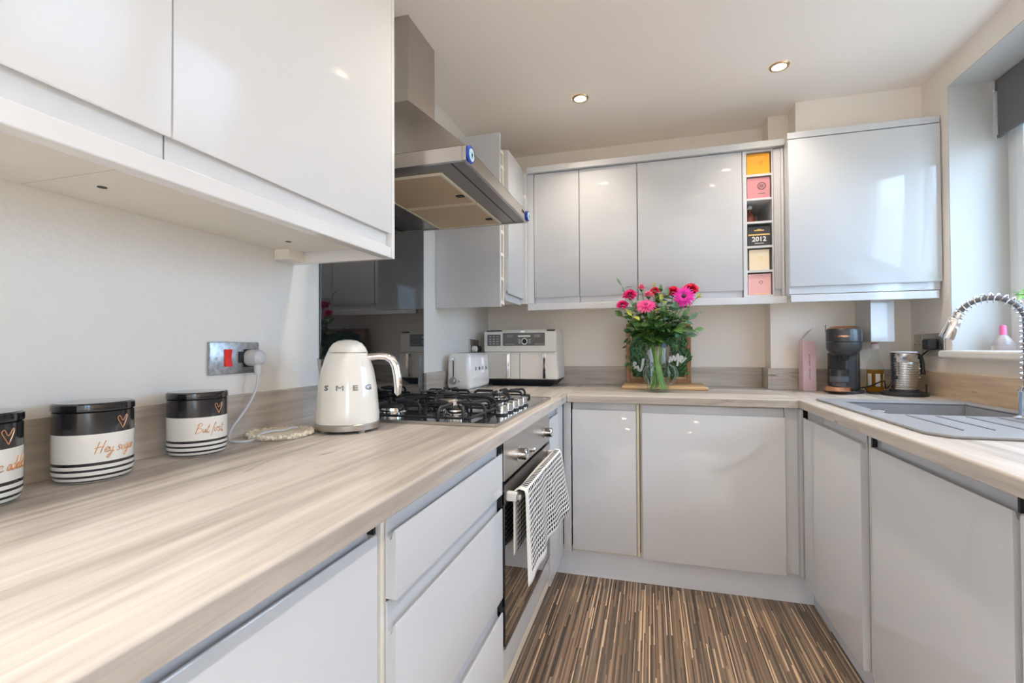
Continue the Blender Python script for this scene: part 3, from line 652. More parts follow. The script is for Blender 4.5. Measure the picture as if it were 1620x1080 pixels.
# fluffy cotton mat, switch, plug, cable
mb = MB(); random.seed(3)
mx, my = .095, 1.012
mb.lathe([(.070, .0005), (.072, .005), (.066, .010), (0, .011)], 40, (mx, my, ZT))
for k in range(90):
    a = 2*PI*k/90+random.uniform(-.02, .02); r = .070+random.uniform(-.004, .006)
    mb.sphere((mx+r*math.cos(a), my+r*math.sin(a), ZT+.006+random.uniform(-.001, .004)), random.uniform(.0045, .0068), 1)
tag(obj('cotton_mat', mb, ROPE), 'round cream macrame mat lying beside the kettle', 'mat')
t = thing('cooker_switch', 'brushed steel wall plate with a red rocker switch and a socket', 'switch', (0, .958, 1.068))
STP = mat('worn_steel_plate', (.42, .43, .45), .35, .9, var=.25, vscale=90)
obj('plate', MB().box(.0005, .009, .885, 1.031, 1.029, 1.108, .003), STP, t)
obj('red_rocker', MB().prism([(.0092, 1.048), (.016, 1.048), (.0115, 1.068), (.0145, 1.090), (.0092, 1.090)], 'y', .924, .943), RED, t, smooth=False, bev=.001)
obj('black_rocker', MB().box(.0092, .0135, .966, .978, 1.056, 1.084), DARK, t, smooth=False, bev=.001)
obj('socket_face', MB().box(.0092, .0100, .980, 1.018, 1.045, 1.09), DARK, t, smooth=False)
for y in (.903, 1.0225): obj('screw', MB().cyl(.0032, .009, .0100, (0, y, 1.068), 14, (1, 0, 0)), CHROME, t)
t = thing('power_plug', 'grey-white mains plug in the steel switch plate with its cable', 'plug', (.0102, .999, 1.068))
obj('plug_body', MB().lathe([(.021, .0), (.0215, .012), (.021, .022), (.019, .034), (.012, .040), (0, .041)], 24, (.0104, .999, 1.068), (1, 0, 0)).lathe([(.008, -.034), (.0095, -.012), (.008, 0)], 12, (.036, .999, 1.060)), GPLAST, t)
cab = [(.036, .999, 1.030), (.037, .998, 1.010), (.037, .990, .985), (.036, .972, .955), (.036, .945, .925), (.04, .915, .90), (.055, .895, .880), (.075, .905, .874), (.085, .935, .8735), (.088, .96, .885), (.095, .99, .886), (.105, 1.012, .8845), (.112, 1.03, .888), (.12, 1.045, .887)]
def smooth_path(p, n=6, closed=False):
    p = [Vector(q) for q in p]; out = []
    for i in range(len(p)-1):
        a, b_, c, d_ = p[max(i-1, 0)], p[i], p[i+1], p[min(i+2, len(p)-1)]
        for k in range(n):
            u = k/n; out.append(.5*((2*b_)+(c-a)*u+(2*a-5*b_+4*c-d_)*u*u+(3*b_-a-3*c+d_)*u**3))
    return out+[p[-1]]
obj('cable', MB().tube(smooth_path(cab), .0032, 8), GPLAST, t)

# ================================================================ CANISTERS
SL = {'H': ([[(.12, .92), (.06, .5), (0, -.05)], [(.52, 1.02), (.42, .5), (.36, 0)], [(-.1, .40), (.2, .5), (.5, .5)]], .62),
 'e': ([[(0, .2), (.2, .28), (.22, .42), (.1, .45), (0, .25), (.08, .03), (.3, .1)]], .3), 'y': ([[(0, .42), (.05, .12), (.18, .12), (.25, .42)], [(.25, .42), (.2, -.1), (.05, -.45), (-.05, -.3), (.35, .08)]], .36),
 's': ([[(.22, .40), (.10, .46), (.04, .34), (.18, .18), (.12, .02), (-.04, .06)], [(.1, .03), (.3, .12)]], .32), 'u': ([[(0, .42), (.03, .1), (.15, .05), (.25, .42)], [(.25, .42), (.27, .05), (.36, .1)]], .36),
 'g': ([[(.25, .4), (.08, .44), (.02, .15), (.15, .05), (.25, .4)], [(.25, .4), (.2, -.2), (.05, -.45), (-.02, -.3), (.35, .08)]], .36),
 'a': ([[(.25, .38), (.08, .44), (0, .15), (.12, .03), (.25, .4)], [(.25, .4), (.25, .05), (.36, .1)]], .36), 'r': ([[(0, .05), (.06, .45), (.15, .38), (.22, .42)]], .25),
 'B': ([[(.14, .95), (.06, .4), (0, -.08)], [(-.05, .8), (.25, 1.02), (.42, .8), (.1, .5)], [(.1, .5), (.46, .42), (.36, .08), (-.05, -.05)]], .58), 't': ([[(.14, .85), (.05, .1), (.15, .02), (.28, .1)], [(0, .55), (.25, .58)]], .28),
 'f': ([[(.27, .85), (.17, .95), (.08, .5), (0, -.4)], [(0, .45), (.22, .47)]], .26), 'i': ([[(0, .42), (.02, .06), (.14, .1)], [(.06, .6), (.07, .63)]], .16), 'c': ([[(.22, .38), (.08, .44), (0, .15), (.1, .02), (.28, .1)]], .3),
 'o': ([[(.12, .44), (0, .2), (.1, .03), (.24, .2), (.12, .44), (.3, .4)]], .3), 'd': ([[(.25, .38), (.08, .44), (0, .15), (.12, .03), (.27, .45)], [(.36, .98), (.27, .3), (.27, .05), (.38, .1)]], .38), ',': ([[(.03, .02), (0, -.15)]], .16), ' ': ([], .26),
 'm': ([[(0, .05), (.06, .45), (.06, .05)], [(.06, .2), (.18, .45), (.2, .05)], [(.2, .2), (.32, .45), (.34, .06), (.44, .1)]], .44), 'v': ([[(0, .9), (.05, .1), (.15, .02), (.35, .95), (.42, .9)]], .4)}
def script(mb, txt, em, place, r):
    x = 0
    for ch in txt:
        st, w_ = SL[ch]
        for s_ in st:
            pts = [place((x+px+py*.22)*em, py*em) for px, py in [(q.x, q.y) for q in smooth_path([(a, b_, 0) for a, b_ in s_], 4)]]
            mb.tube(pts, r, 5)
        x += w_
    return x*em
def canister(x, y, txt, a0, label):
    R = .0547; t = thing('canister', label, 'canister', (x, y, ZT), 0, 'striped ceramic canisters')
    obj('body', MB().lathe([(0, 0), (.040, 0), (.047, .002), (.0525, .008), (R, .018), (R, .1165), (.0535, .1175), (.04, .1175)], 72), CANM, t, world=False)
    obj('lid', MB().lathe([(.052, .1178), (.0556, .119), (.0560, .123), (.0556, .1295), (.053, .132), (.04, .1325), (0, .1325)], 72), BLACK, t, world=False)
    fc = math.atan2(.0185-y, .9965-x)
    def place(z0, aa): return lambda s_, h: (lambda q: ((R+.0002)*math.cos(q), (R+.0002)*math.sin(q), z0+h))(fc+aa+s_/R)
    mb = MB(); script(mb, txt, .0195, place(.050, a0), .00075); obj('lettering', mb, COPPERP, t, world=False)
    P = place(.098, .74); hpt = [(0, -.011), (-.0035, -.004), (-.0085, .006), (-.007, .0095), (-.0045, .0095), (.0, .0015), (.0065, .0105), (.0085, .0095), (.007, .004), (.001, -.009)]
    obj('heart', MB().tube([P(a, b_) for a, b_ in [(q.x, q.y) for q in smooth_path([(a, b_, 0) for a, b_ in hpt], 4)]], .0008, 6, True), COPPERP, t, world=False)
canister(.0745, .447, 'coffee addict', .0, 'striped ceramic canister with rose gold coffee lettering, cut by the left picture edge')
canister(.0745, .604, 'Hey sugar', .02, 'striped black and white ceramic canister lettered Hey sugar')
canister(.0745, .799, 'But first,', -.06, 'striped black and white ceramic canister lettered But first, below the wall switch')

# ================================================================ TOASTER, AIR FRYER, CORNER SOCKET
t = thing('toaster', 'white retro two-slice toaster with chrome lever and dial in the back corner', 'toaster', (.087, 2.34, ZT))
def rbox(x0, x1, y0, y1, z0, z1, rad, top=.0):
    mb = MB(); mb.box(x0, x1, y0, y1, z0, z1)
    if top:
        for v in mb.bm.verts:
            if v.co.z > (z0+z1)/2: v.co.x += top if v.co.x < (x0+x1)/2 else -top; v.co.y += top if v.co.y < (y0+y1)/2 else -top
    bmesh.ops.bevel(mb.bm, geom=list(mb.bm.edges), offset=rad, segments=5, affect='EDGES', profile=.5); return mb
obj('body', rbox(.020, .156, 2.190, 2.490, ZT+.014, 1.066, .028, .006), ENAMELW, t)
obj('base', rbox(.030, .146, 2.20, 2.48, ZT, ZT+.0138, .005), CHROME, t)
yf = 2.1905
obj('lever_slot', MB().box(.060, .064, yf-.0012, yf+.004, .945, 1.04), DARK, t, smooth=False)
obj('lever', MB().cyl(.0085, 0, .018, (.062, yf-.018, 1.035), 18, (0, 1, 0), .003), CHROME, t)
obj('dial', MB().cyl(.019, 0, .004, (.062, yf-.005, .928), 28, (0, 1, 0)).cyl(.0145, 0, .014, (.062, yf-.019, .928), 24, (0, 1, 0), .003), STEEL, t)
for x in (.040, .094): obj('button', MB().cyl(.0068, 0, .006, (x, yf-.006, .928), 18, (0, 1, 0), .001), CHROME, t)
for i, ch in enumerate('SMEG'):
    mb = text_mb(ch, .024, .001, 0 if ch == 'M' else .02); mb.xf(frame_xf((0.1562-.001, 2.262+i*.052, .985), (0, 1, 0), (0, 0, 1))); obj('letter', mb, LETM, t, smooth=False)
obj('bread_slot', MB().box(.06, .115, 2.25, 2.43, 1.064, 1.0672), DARK, t, smooth=False)
t = thing('air_fryer', 'white dual-drawer air fryer with dark display and chrome handles', 'air fryer', (.28, 2.76, ZT))
y0 = 2.635
obj('base', MB().poly([(.11, 2.68, ZT), (.455, 2.68, ZT), (.455, 2.86, ZT), (.11, 2.86, ZT), (.062, y0+.006, .908), (.500, y0+.006, .908), (.500, 2.87, .908), (.062, 2.87, .908)], [(3, 2, 1, 0), (4, 5, 6, 7), (0, 1, 5, 4), (1, 2, 6, 5), (2, 3, 7, 6), (3, 0, 4, 7)]), SATB, t, smooth=False, bev=.003)
obj('body', rbox(.058, .503, y0+.006, 2.872, .9082, 1.196, .014, .008), WPLAST, t)
def ff_drawer(a, b): return obj('drawer', MB().box(a, b, y0-.004, y0+.02, .912, 1.062), WPLAST, t, smooth=False, bev=.005)
for a, b_, hxx in ((.064, .2795, .222), (.2815, .497, .432)):
    dr = ff_drawer(a, b_)
    h = obj('handle', MB().box(hxx-.010, hxx+.010, y0-.034, y0-.022, .915, 1.060), CHROME, dr, world=False, smooth=False, bev=.003); h.location = -Vector(t.location)
    h = obj('handle_mount', MB().box(hxx-.005, hxx+.005, y0-.0215, y0-.0045, .92, .934).box(hxx-.005, hxx+.005, y0-.0215, y0-.0045, 1.042, 1.056), SATB, dr, world=False, smooth=False); h.location = -Vector(t.location)
def fpan(nm, x0, x1, z0, z1, m, dy=0, **k): return obj(nm, MB().box(x0, x1, y0-.001-dy, y0+.012, z0, z1), m, t, smooth=False, bev=.001)
obj('upper_front', MB().box(.066, .495, y0, y0+.02, 1.066, 1.184), WPLAST, t, smooth=False, bev=.006)
fpan('display_panel', .181, .43, 1.102, 1.176, LED)
fpan('button_panel', .086, .168, 1.102, 1.168, LED)
for xx in (.225, .385): fpan('digit_window', xx-.018, xx+.018, 1.150, 1.166, mat('lcd_grey', (.23, .23, .23), .3), .0008)
fpan('name_strip', .272, .346, 1.152, 1.162, INKW, .0008)
obj('dial_ring', MB().lathe([(.0145, .0), (.0175, 0), (.0175, .005), (.0145, .005), (.0145, 0)], 28, (.312, y0-.0011, 1.127), (0, -1, 0), cap=False), CHROME, t)
obj('dial', MB().cyl(.014, 0, .004, (.312, y0-.0011, 1.127), 24, (0, -1, 0), .001), SATB, t)
mb = MB()
for i in range(4):
    for sgn in (-1, 1):
        mb.box(.312+sgn*.024, .312+sgn*(.024+.010+.004*(i % 2)), y0-.0016, y0-.0008, 1.116+i*.007, 1.118+i*.007)
for i in range(7): mb.box(.197+i*.008, .202+i*.008, y0-.0016, y0-.0008, 1.110, 1.112).box(.372+i*.008, .377+i*.008, y0-.0016, y0-.0008, 1.110, 1.112)
for i in range(3):
    for j in range(4): mb.box(.100+i*.022, .112+i*.022, y0-.0016, y0-.0008, 1.112+j*.014, 1.115+j*.014)
obj('panel_markings', mb, INKW, t, smooth=False)
obj('top_vent', MB().box(.08, .170, y0+.004, y0+.03, 1.1865, 1.1925).box(.44, .485, y0+.004, y0+.03, 1.1865, 1.1925), DARK, t, smooth=False)
obj('hinge_clip', MB().box(.288, .312, y0-.002, y0+.004, 1.177, 1.188), CHROME, t, smooth=False)
t = thing('wall_socket', 'small steel double socket on the left wall above the toaster', 'socket', (0, 2.63, 1.09))
obj('plate', MB().box(.0005, .008, 2.56, 2.706, 1.055, 1.141, .003), STEEL, t)
obj('white_plug', MB().cyl(.018, .0082, .035, (0, 2.60, 1.085), 20, (1, 0, 0), .004), WPLAST, t)
obj('black_plug', MB().cyl(.018, .0082, .035, (0, 2.665, 1.085), 20, (1, 0, 0), .004), SATB, t)

# ================================================================ FLOWERS, FRAME, BOARD
tag(obj('chopping_board', MB().box(.853, 1.280, 2.575, 2.87, ZT, ZT+.018), BAMBOO, bev=.007, seg=3), 'pale wooden chopping board lying flat behind the flower vase', 'chopping board')
zb = ZT+.018
t = thing('picture_frame', 'brown wooden frame with a green wreath and white script letters', 'picture frame', (1.043, 2.845, zb))
fx0_, fx1_, fz1 = .868, 1.218, 1.226
for a, b_, c_, d_ in ((fx0_, fx0_+.022, zb, fz1), (fx1_-.022, fx1_, zb, fz1), (fx0_+.022, fx1_-.022, zb, zb+.022), (fx0_+.022, fx1_-.022, fz1-.022, fz1)):
    obj('frame_rail', MB().box(a, b_, 2.822, 2.866, c_, d_), FRAMEW, t, smooth=False, bev=.002)
for a, b_, c_, d_ in ((fx0_+.0222, fx0_+.034, zb+.0222, fz1-.0222), (fx1_-.034, fx1_-.0222, zb+.0222, fz1-.0222), (fx0_+.034, fx1_-.034, zb+.0222, zb+.034), (fx0_+.034, fx1_-.034, fz1-.034, fz1-.0222)):
    obj('inner_rail', MB().box(a, b_, 2.834, 2.862, c_, d_), BAMBOO, t, smooth=False)
obj('backing', MB().box(fx0_+.022, fx1_-.022, 2.8622, 2.866, zb+.022, fz1-.022), PAPER, t, smooth=False)
def leafmesh(mb, base, dirv, nrm, L, W, fold=.18):
    d_ = Vector(dirv).normalized(); s_ = d_.cross(Vector(nrm)).normalized(); n_ = s_.cross(d_); B = Vector(base)
    ks = ((0, .02), (.2, .62), (.45, 1), (.72, .75), (1, .03)); L_, M_, R_ = [], [], []
    for a, w_ in ks:
        bend = n_*(-L*.22*a*a); c_ = B+d_*L*a+bend; M_.append(c_); L_.append(c_+s_*W*w_*.5+n_*W*fold*w_); R_.append(c_-s_*W*w_*.5+n_*W*fold*w_)
    V = [mb.bm.verts.new(p) for p in L_+M_+R_]; n = len(ks)
    for i in range(n-1): mb.bm.faces.new((V[i], V[i+1], V[n+i+1], V[n+i])); mb.bm.faces.new((V[n+i], V[n+i+1], V[2*n+i+1], V[2*n+i]))
random.seed(11); mb = MB(); mb2 = MB()
for k in range(950):
    a = random.uniform(0, 2*PI); rr = random.gauss(.120, .024); px, pz = 1.043+rr*math.cos(a)*1.05, 1.045+rr*math.sin(a)*1.0
    if not (fx0_+.005 < px < fx1_-.015 and zb+.03 < pz < fz1): continue
    ta = a+PI/2+random.uniform(-.9, .9)
    leafmesh(mb if k % 3 else mb2, (px, 2.834-random.uniform(0, .025), pz), (math.cos(ta), random.uniform(-.5, .1), math.sin(ta)), (0, -1, .2), random.uniform(.024, .044), random.uniform(.010, .018))
obj('wreath', mb, LEAFD, t, kind='stuff'); obj('wreath_tips', mb2, LEAF, t, kind='stuff')
yl = 2.806
def flat_script(pts, r): return MB().tube(smooth_path([(x, yl, z) for x, z in pts], 5), r, 6)
mb = flat_script([(.905, .995), (.915, 1.005), (.922, .995), (.908, .988), (.922, .975), (.908, .97)], .0042)
obj('letter', mb, LETTER, t)
obj('letter', flat_script([(.928, .985), (.936, .962), (.948, .960), (.956, .985), (.962, 1.025)], .0078), LETTER, t)
obj('letter', flat_script([(1.100, 1.005), (1.108, 1.035), (1.112, 1.012), (1.124, 1.040), (1.130, 1.016), (1.148, 1.052), (1.146, 1.01), (1.142, .985)], .0068), LETTER, t)
obj('letter', flat_script([(1.160, 1.018), (1.172, 1.030), (1.164, 1.038), (1.156, 1.02), (1.166, 1.006), (1.190, 1.032)], .0062), LETTER, t)
# ribbed glass jar with lid
t = thing('glass_jar', 'ribbed pumpkin-shaped clear glass jar standing behind the flower vase', 'jar', (1.052, 2.722, zb))
mb = MB(); prof = [(.045, .0), (.066, .012), (.082, .045), (.083, .065), (.072, .093), (.045, .108)]
n = 48; rings = []
for r, z in prof: rings.append([mb.bm.verts.new((r*(1+.07*abs(math.cos(6*PI*2*i/n/2)))*math.cos(2*PI*i/n), r*(1+.07*abs(math.cos(6*PI*2*i/n/2)))*math.sin(2*PI*i/n), z)) for i in range(n)])
for a, b_ in zip(rings, rings[1:]):
    for i in range(n): mb.bm.faces.new((a[i], a[(i+1) % n], b_[(i+1) % n], b_[i]))
mb.bm.faces.new(rings[0][::-1])
obj('globe', mb, TGLASS, t, world=False)
mb = MB()
for k in range(12):
    a = 2*PI*k/12; mb.tube([((r*1.075+.001)*math.cos(a), (r*1.075+.001)*math.sin(a), z) for r, z in prof], .0016, 5)
obj('rib', mb, mat('pale_glass_rib', (.62, .66, .60), .1, trans=.5), t, world=False)
obj('lid', MB().lathe([(.047, .109), (.050, .113), (.040, .123), (.018, .135), (.012, .142), (.015, .150), (.010, .158), (0, .160)], 32), TGLASS, t, world=False)
# vase
VX, VY = 1.034, 2.467
t = thing('glass_vase', 'clear cylindrical glass vase full of pink flowers', 'vase', (VX, VY, ZT))
obj('cylinder', MB().lathe([(0, .0), (.0525, .0), (.0535, .004), (.0535, .248), (.0525, .250), (.0505, .248), (.0505, .014), (.048, .010), (0, .009)], 56, cap=False), TGLASS, t, world=False)
obj('water', MB().lathe([(0, .0105), (.047, .0115), (.0498, .016), (.0498, .12), (0, .12)], 40), WATER, t, world=False)
obj('sticker', MB().cyl(.011, 0, .0006, (.030, -.0450, .228), 20, (.55, -.83, 0)), mat('navy_sticker', (.02, .03, .10), .4), t, world=False)
GS = 'stems of the bouquet in the glass vase'
def pxy(u, v, y):   # point on the plane y seen at an image pixel; places the bouquet heads
    d_ = _r*((u-810)/749.08)+_u*((540-v)/749.08)+_f; k = (y-.0185)/d_.y
    return Vector((.9965+d_.x*k, y, 1.0901+d_.z*k))
def stem_to(t, head, r=.0022, a=None, lean=0):
    a = random.uniform(0, 2*PI) if a is None else a; b0 = Vector((VX+.040*math.cos(a+2.2), VY+.040*math.sin(a+2.2), ZT+.014)); rim = Vector((VX+.034*math.cos(a), VY+.034*math.sin(a), ZT+.24))
    pts = smooth_path([b0, b0.lerp(rim, .5)+Vector((0, 0, .0)), rim, rim.lerp(head, .55)+Vector((0, 0, .012)), head], 5)
    o = obj('stem', MB().tube(pts, r*.95, 6), STEM, t); return pts
def headang(h): return math.atan2(h.y-VY, h.x-VX)
def petals(mb, c, nrm, R, n, W, lift, r0=.0):
    nrm = Vector(nrm).normalized(); e1 = nrm.orthogonal().normalized(); e2 = nrm.cross(e1)
    for k in range(n):
        a = 2*PI*k/n+random.uniform(-.05, .05); d_ = e1*math.cos(a)+e2*math.sin(a)
        leafmesh(mb, Vector(c)+d_*r0, d_+nrm*lift, nrm, R*random.uniform(.9, 1.05)-r0, W, .10)
def gerbera(u, v, R, nrm, label, m):
    c = pxy(u, v, VY-.055); t = thing('gerbera', label, 'flower', (VX, VY, ZT), 0, GS)
    N = Vector(nrm).normalized(); stem_to(t, c-N*.008, .0028, headang(c))
    mb = MB()
    petals(mb, c, nrm, R, 24, R*.20, .08, R*.12); petals(mb, c+N*.003, nrm, R*.82, 20, R*.17, .22, R*.12); petals(mb, c+N*.006, nrm, R*.55, 22, R*.16, .45, R*.10)
    obj('petals', mb, m, t)
    mb = MB(); mb.lathe([(0, .002), (R*.17, .004), (R*.19, .009), (R*.10, .0125), (0, .013)], 20, c, nrm); obj('centre', mb, mat('dark_flower_eye', (.06, .01, .03), .7) if m is MAGENTA else mat('pink_flower_eye', (.30, .02, .10), .7), t)
gerbera(1082, 469, .056, (-.12, -.95, .18), 'large magenta gerbera facing the room at the right of the bouquet', MAGENTA)
gerbera(1022, 483, .053, (-.05, -.68, .72), 'hot pink gerbera tilted upward in the middle of the bouquet', HOTPINK)
def ruffle(u, v, R, m, nm, label, tall=1.0, dy=0, n=44):
    c = pxy(u, v, VY+dy); t = thing(nm, label, 'flower', (VX, VY, ZT), 0, GS)
    stem_to(t, c-Vector((0, 0, R*.6)), .002, headang(c))
    mb = MB(); N = Vector((.0, -.62, .78)) if tall < 1.2 else Vector((0, -.25, .97)); e1 = N.orthogonal().normalized(); e2 = N.cross(e1)
    for k in range(n):
        f = k/n; a = k*2.4; rad = R*(.05+.5*f); zz = R*tall*(.35-.45*f)
        d_ = e1*math.cos(a)+e2*math.sin(a)
        leafmesh(mb, c+d_*rad*.6+N*(zz-R*.25), d_*(.35+1.1*f)+N*(1.25-1.0*f), -d_+N*.4, R*(.7+.35*f), R*(.6+.45*f), .22)
    obj('petals', mb, m, t)
    obj('calyx', MB().lathe([(.002, -R*.95), (R*.4, -R*.62), (R*.5, -R*.3), (0, -R*.28)], 10, c), LEAF, t)
ruffle(997, 465, .031, HOTPINK, 'carnation', 'coral pink carnation at the upper left of the bouquet', 1, -.02)
ruffle(985, 481, .026, HOTPINK, 'carnation', 'small hot pink carnation at the far left of the bouquet', 1, -.03)
ruffle(1065, 460, .032, REDP, 'rose', 'red rose left of the magenta gerbera', .8, .02)
ruffle(1093, 456, .034, REDP, 'rose', 'red rose behind and right of the magenta gerbera', .8, .02)
ruffle(1036, 459, .022, REDP, 'rose', 'small red rose bud at the top centre of the bouquet', 1.1, .03, 26)
ruffle(1015, 455, .021, PINK, 'rose', 'upright pink rosebud standing tallest at the left', 1.5, .0, 22)
ruffle(1026, 466, .024, PINK, 'rose', 'pale pink rosebud just above the middle gerbera', 1.3, -.02, 24)
LS = {'leaf_green': 'mid-green leafy stem filling the bouquet in the glass vase', 'dark_leaf_green': 'dark green leafy stem deep inside the bouquet in the glass vase', 'blue_green_leaf': 'blue-green leafy stem on the right side of the bouquet'}
def leafy(u, v, dy, m, n, L, W, label, spread=1.0):
    h = pxy(u, v, VY+dy); t = thing('leafy_stem', label, 'foliage', (VX, VY, ZT), 0, 'leafy stems of the bouquet')
    pts = stem_to(t, h, .0016, headang(h))
    up = pts[int(len(pts)*.50):]; n += 4; L *= 1.25; W *= 1.45
    for k in range(n):
        p = up[min(len(up)-1, int(k*len(up)/n))]; a = k*2.3+random.uniform(0, 1)
        d_ = Vector((math.cos(a)*spread, math.sin(a)*spread, random.uniform(-.25, .6)))
        mb = MB(); leafmesh(mb, p, d_, (random.uniform(-.3, .3), -.5, 1), L*random.uniform(.75, 1.15), W*random.uniform(.8, 1.15)); obj('leaf', mb, m, t)
    mb = MB(); leafmesh(mb, h, (h-up[-3]), (0, -1, .2), L*.8, W*.6); obj('leaf', mb, m, t)
for u, v, dy, m, n, L, W in ((1000, 505, -.03, LEAF, 7, .05, .030), (1008, 492, .03, LEAFD, 7, .05, .028), (1040, 478, .03, LEAF, 8, .05, .024), (1055, 468, -.01, LEAFB, 8, .045, .028), (1050, 500, -.05, LEAF, 8, .055, .034),
    (1065, 490, -.05, LEAFB, 8, .05, .030), (1080, 500, .0, LEAF, 8, .05, .030), (1090, 505, -.03, LEAFB, 8, .052, .028), (1098, 522, .02, LEAF, 6, .05, .026), (1030, 505, -.06, LEAF, 8, .055, .034), (1015, 520, -.05, LEAF, 7, .055, .036),
    (1000, 525, .04, LEAFD, 7, .05, .030), (1070, 520, -.06, LEAF, 8, .055, .036), (1045, 520, -.06, LEAFD, 8, .05, .032), (1085, 530, -.04, LEAFB, 6, .055, .030), (1035, 490, .05, LEAFD, 8, .05, .03), (1075, 478, .04, LEAFD, 8, .05, .028), (1060, 508, .03, LEAFD, 8, .05, .03), (1020, 500, .01, LEAF, 8, .05, .03), (1046, 462, .0, LEAF, 7, .045, .016)):
    leafy(u, v, dy, m, n, L, W, LS[m.name])
leafy(985, 500, -.02, LEAF, 5, .048, .036, 'stem with broad round leaves leaning out at the left of the bouquet')
leafy(983, 452, .0, LEAFB, 2, .05, .012, 'stem with a narrow upright leaf at the far left of the bouquet', .4)
leafy(1106, 495, .0, LEAFB, 4, .018, .012, 'thin stem with tiny leaves reaching out at the right of the bouquet', .6)
leafy(1000, 499, -.06, LEAFY, 2, .040, .022, 'stem with yellow-green leaves at the left of the bouquet')
leafy(1046, 475, -.06, LEAFY, 2, .035, .020, 'stem with a yellow-green leaf above the middle of the bouquet')
leafy(1034, 455, .02, LEAFY, 3, .03, .012, 'yellow-green flower spike at the top of the bouquet', .4)
leafy(1103, 470, .03, LEAFY, 2, .03, .016, 'stem with an olive leaf behind the magenta gerbera', .6)

# ================================================================ BOXES IN THE CUBBIES
def cubby(i, name, label, cat, m, w0=.004, w1=.004, h=.104, y=YU+.012, dep=.2, **k):
    z = SH[i]+.0107; x0, x1 = 1.463+w0, 1.573-w1
    t = thing(name, label, cat, ((x0+x1)/2, y+dep/2, z), 0, 'boxes in the cubby column')
    obj('carton', MB().box(x0, x1, y, y+dep, z, z+h), m, t, smooth=False, bev=.002); return t, (x0+x1)/2, y, z, h
def ring(x, y, z, r, m, t, nm='emblem'): obj(nm, MB().lathe([(r*.8, 0), (r, 0), (r, .0006), (r*.8, .0006), (r*.8, 0)], 20, (x, y-.0002, z), (0, -1, 0), cap=False), m, t)
t, x, y, z, h = cubby(5, 'gift_box', 'bright orange box in the top cubby', 'box', B_OR); ring(x+.012, y, z+h*.55, .010, B_ORS, t); obj('emblem', MB().box(x+.0105, x+.0135, y-.0008, y-.0001, z+h*.5, z+h*.6), B_ORS, t, smooth=False)
t, x, y, z, h = cubby(4, 'gift_box', 'shiny metallic pink box in the second cubby from the top', 'box', B_PKM); ring(x+.014, y, z+h*.58, .019, INK, t)
mb = MB()
for k in range(7): mb.box(x+.014-.010+k*.0027, x+.014-.0085+k*.0027, y-.0008, y-.0001, z+h*.58-.011+(k % 3)*.003, z+h*.58+.010-(k % 2)*.004)
obj('emblem', mb, INK, t, smooth=False); obj('lettering', MB().box(x-.002, x+.030, y-.0008, y-.0001, z+h*.22, z+h*.245), INK, t, smooth=False)
t = thing('small_bottle', 'small dark red bottle lying back in the third cubby from the top', 'bottle', (1.488, 2.64, SH[3]+.0107), 0, 'boxes in the cubby column')
obj('glass_body', MB().lathe([(.0, 0), (.023, .0), (.024, .03), (.020, .045), (.009, .058), (.009, .075), (0, .075)], 24), BROWNB, t, world=False)
obj('stopper', MB().lathe([(.0, .0752), (.011, .0755), (.013, .085), (.008, .094), (0, .096)], 18), TGLASS if False else GPLAST, t, world=False)
t, x, y, z, h = cubby(2, 'gift_box', 'black box with a gold band and the year 2012 in the fourth cubby', 'box', B_BK, h=.098)
obj('gold_band', MB().box(x-.048, x+.048, y-.0008, y-.0001, z+.052, z+.059), GOLD, t, smooth=False)
mb = text_mb('2012', .032, .0003, .03); mb.xf(frame_xf((x, y-.0006, z+.033), (1, 0, 0), (0, 0, 1))); obj('lettering', mb, INKW, t, smooth=False)
mb = MB().box(x-.020, x+.020, y-.0008, y-.0001, z+.012, z+.0145); obj('lettering', mb, INKW, t, smooth=False)
mb = MB().box(x-.022, x+.022, y-.0008, y-.0001, z+.074, z+.079).box(x-.008, x+.008, y-.0008, y-.0001, z+.0795, z+.083); obj('emblem', mb, GOLD, t, smooth=False)
t, x, y, z, h = cubby(1, 'gift_box', 'cream box in the second cubby from the bottom', 'box', B_CR, .010, .010, .102); ring(x+.004, y, z+h*.58, .009, GOLD, t)
t, x, y, z, h = cubby(0, 'gift_box', 'matt pale pink box in the bottom cubby', 'box', B_PK); ring(x+.006, y, z+h*.60, .008, INK, t); obj('gold_line', MB().box(x-.025, x+.042, y-.0008, y-.0001, z+.006, z+.009), GOLD, t, smooth=False)

# ================================================================ RIGHT BACK CORNER
t = thing('pink_carton', 'tall pale pink card carton with an open flap by the coffee machine', 'carton', (1.765, 2.72, ZT))
cp = [(1.728, 2.682), (1.789, 2.694), (1.782, 2.738), (1.721, 2.726)]
zt = (1.125, 1.112, 1.105, 1.118)
V = [(x, y, ZT) for x, y in cp]+[(x, y, z) for (x, y), z in zip(cp, zt)]
obj('box', MB().poly(V, [(3, 2, 1, 0), (0, 1, 5, 4), (1, 2, 6, 5), (2, 3, 7, 6), (3, 0, 4, 7), (4, 5, 6, 7)]), CARTON, t, smooth=False)
A, B_ = Vector(V[7]), Vector(V[4]); up = Vector((.044, .010, .050)); th = Vector((.001, -.0012, .001))
fv = [A, B_, B_+up*1.05, A+up*.9]; obj('flap', MB().poly([tuple(v+Vector((0, 0, .001))) for v in fv]+[tuple(v+th+Vector((0, 0, .001))) for v in fv], [(0, 1, 2, 3), (7, 6, 5, 4), (0, 4, 5, 1), (1, 5, 6, 2), (2, 6, 7, 3), (3, 7, 4, 0)]), CARTON, t, smooth=False)
mb = MB(); fxm = frame_xf((1.759, 2.6872, 1.0), (.981, .193, 0), (0, 0, 1))
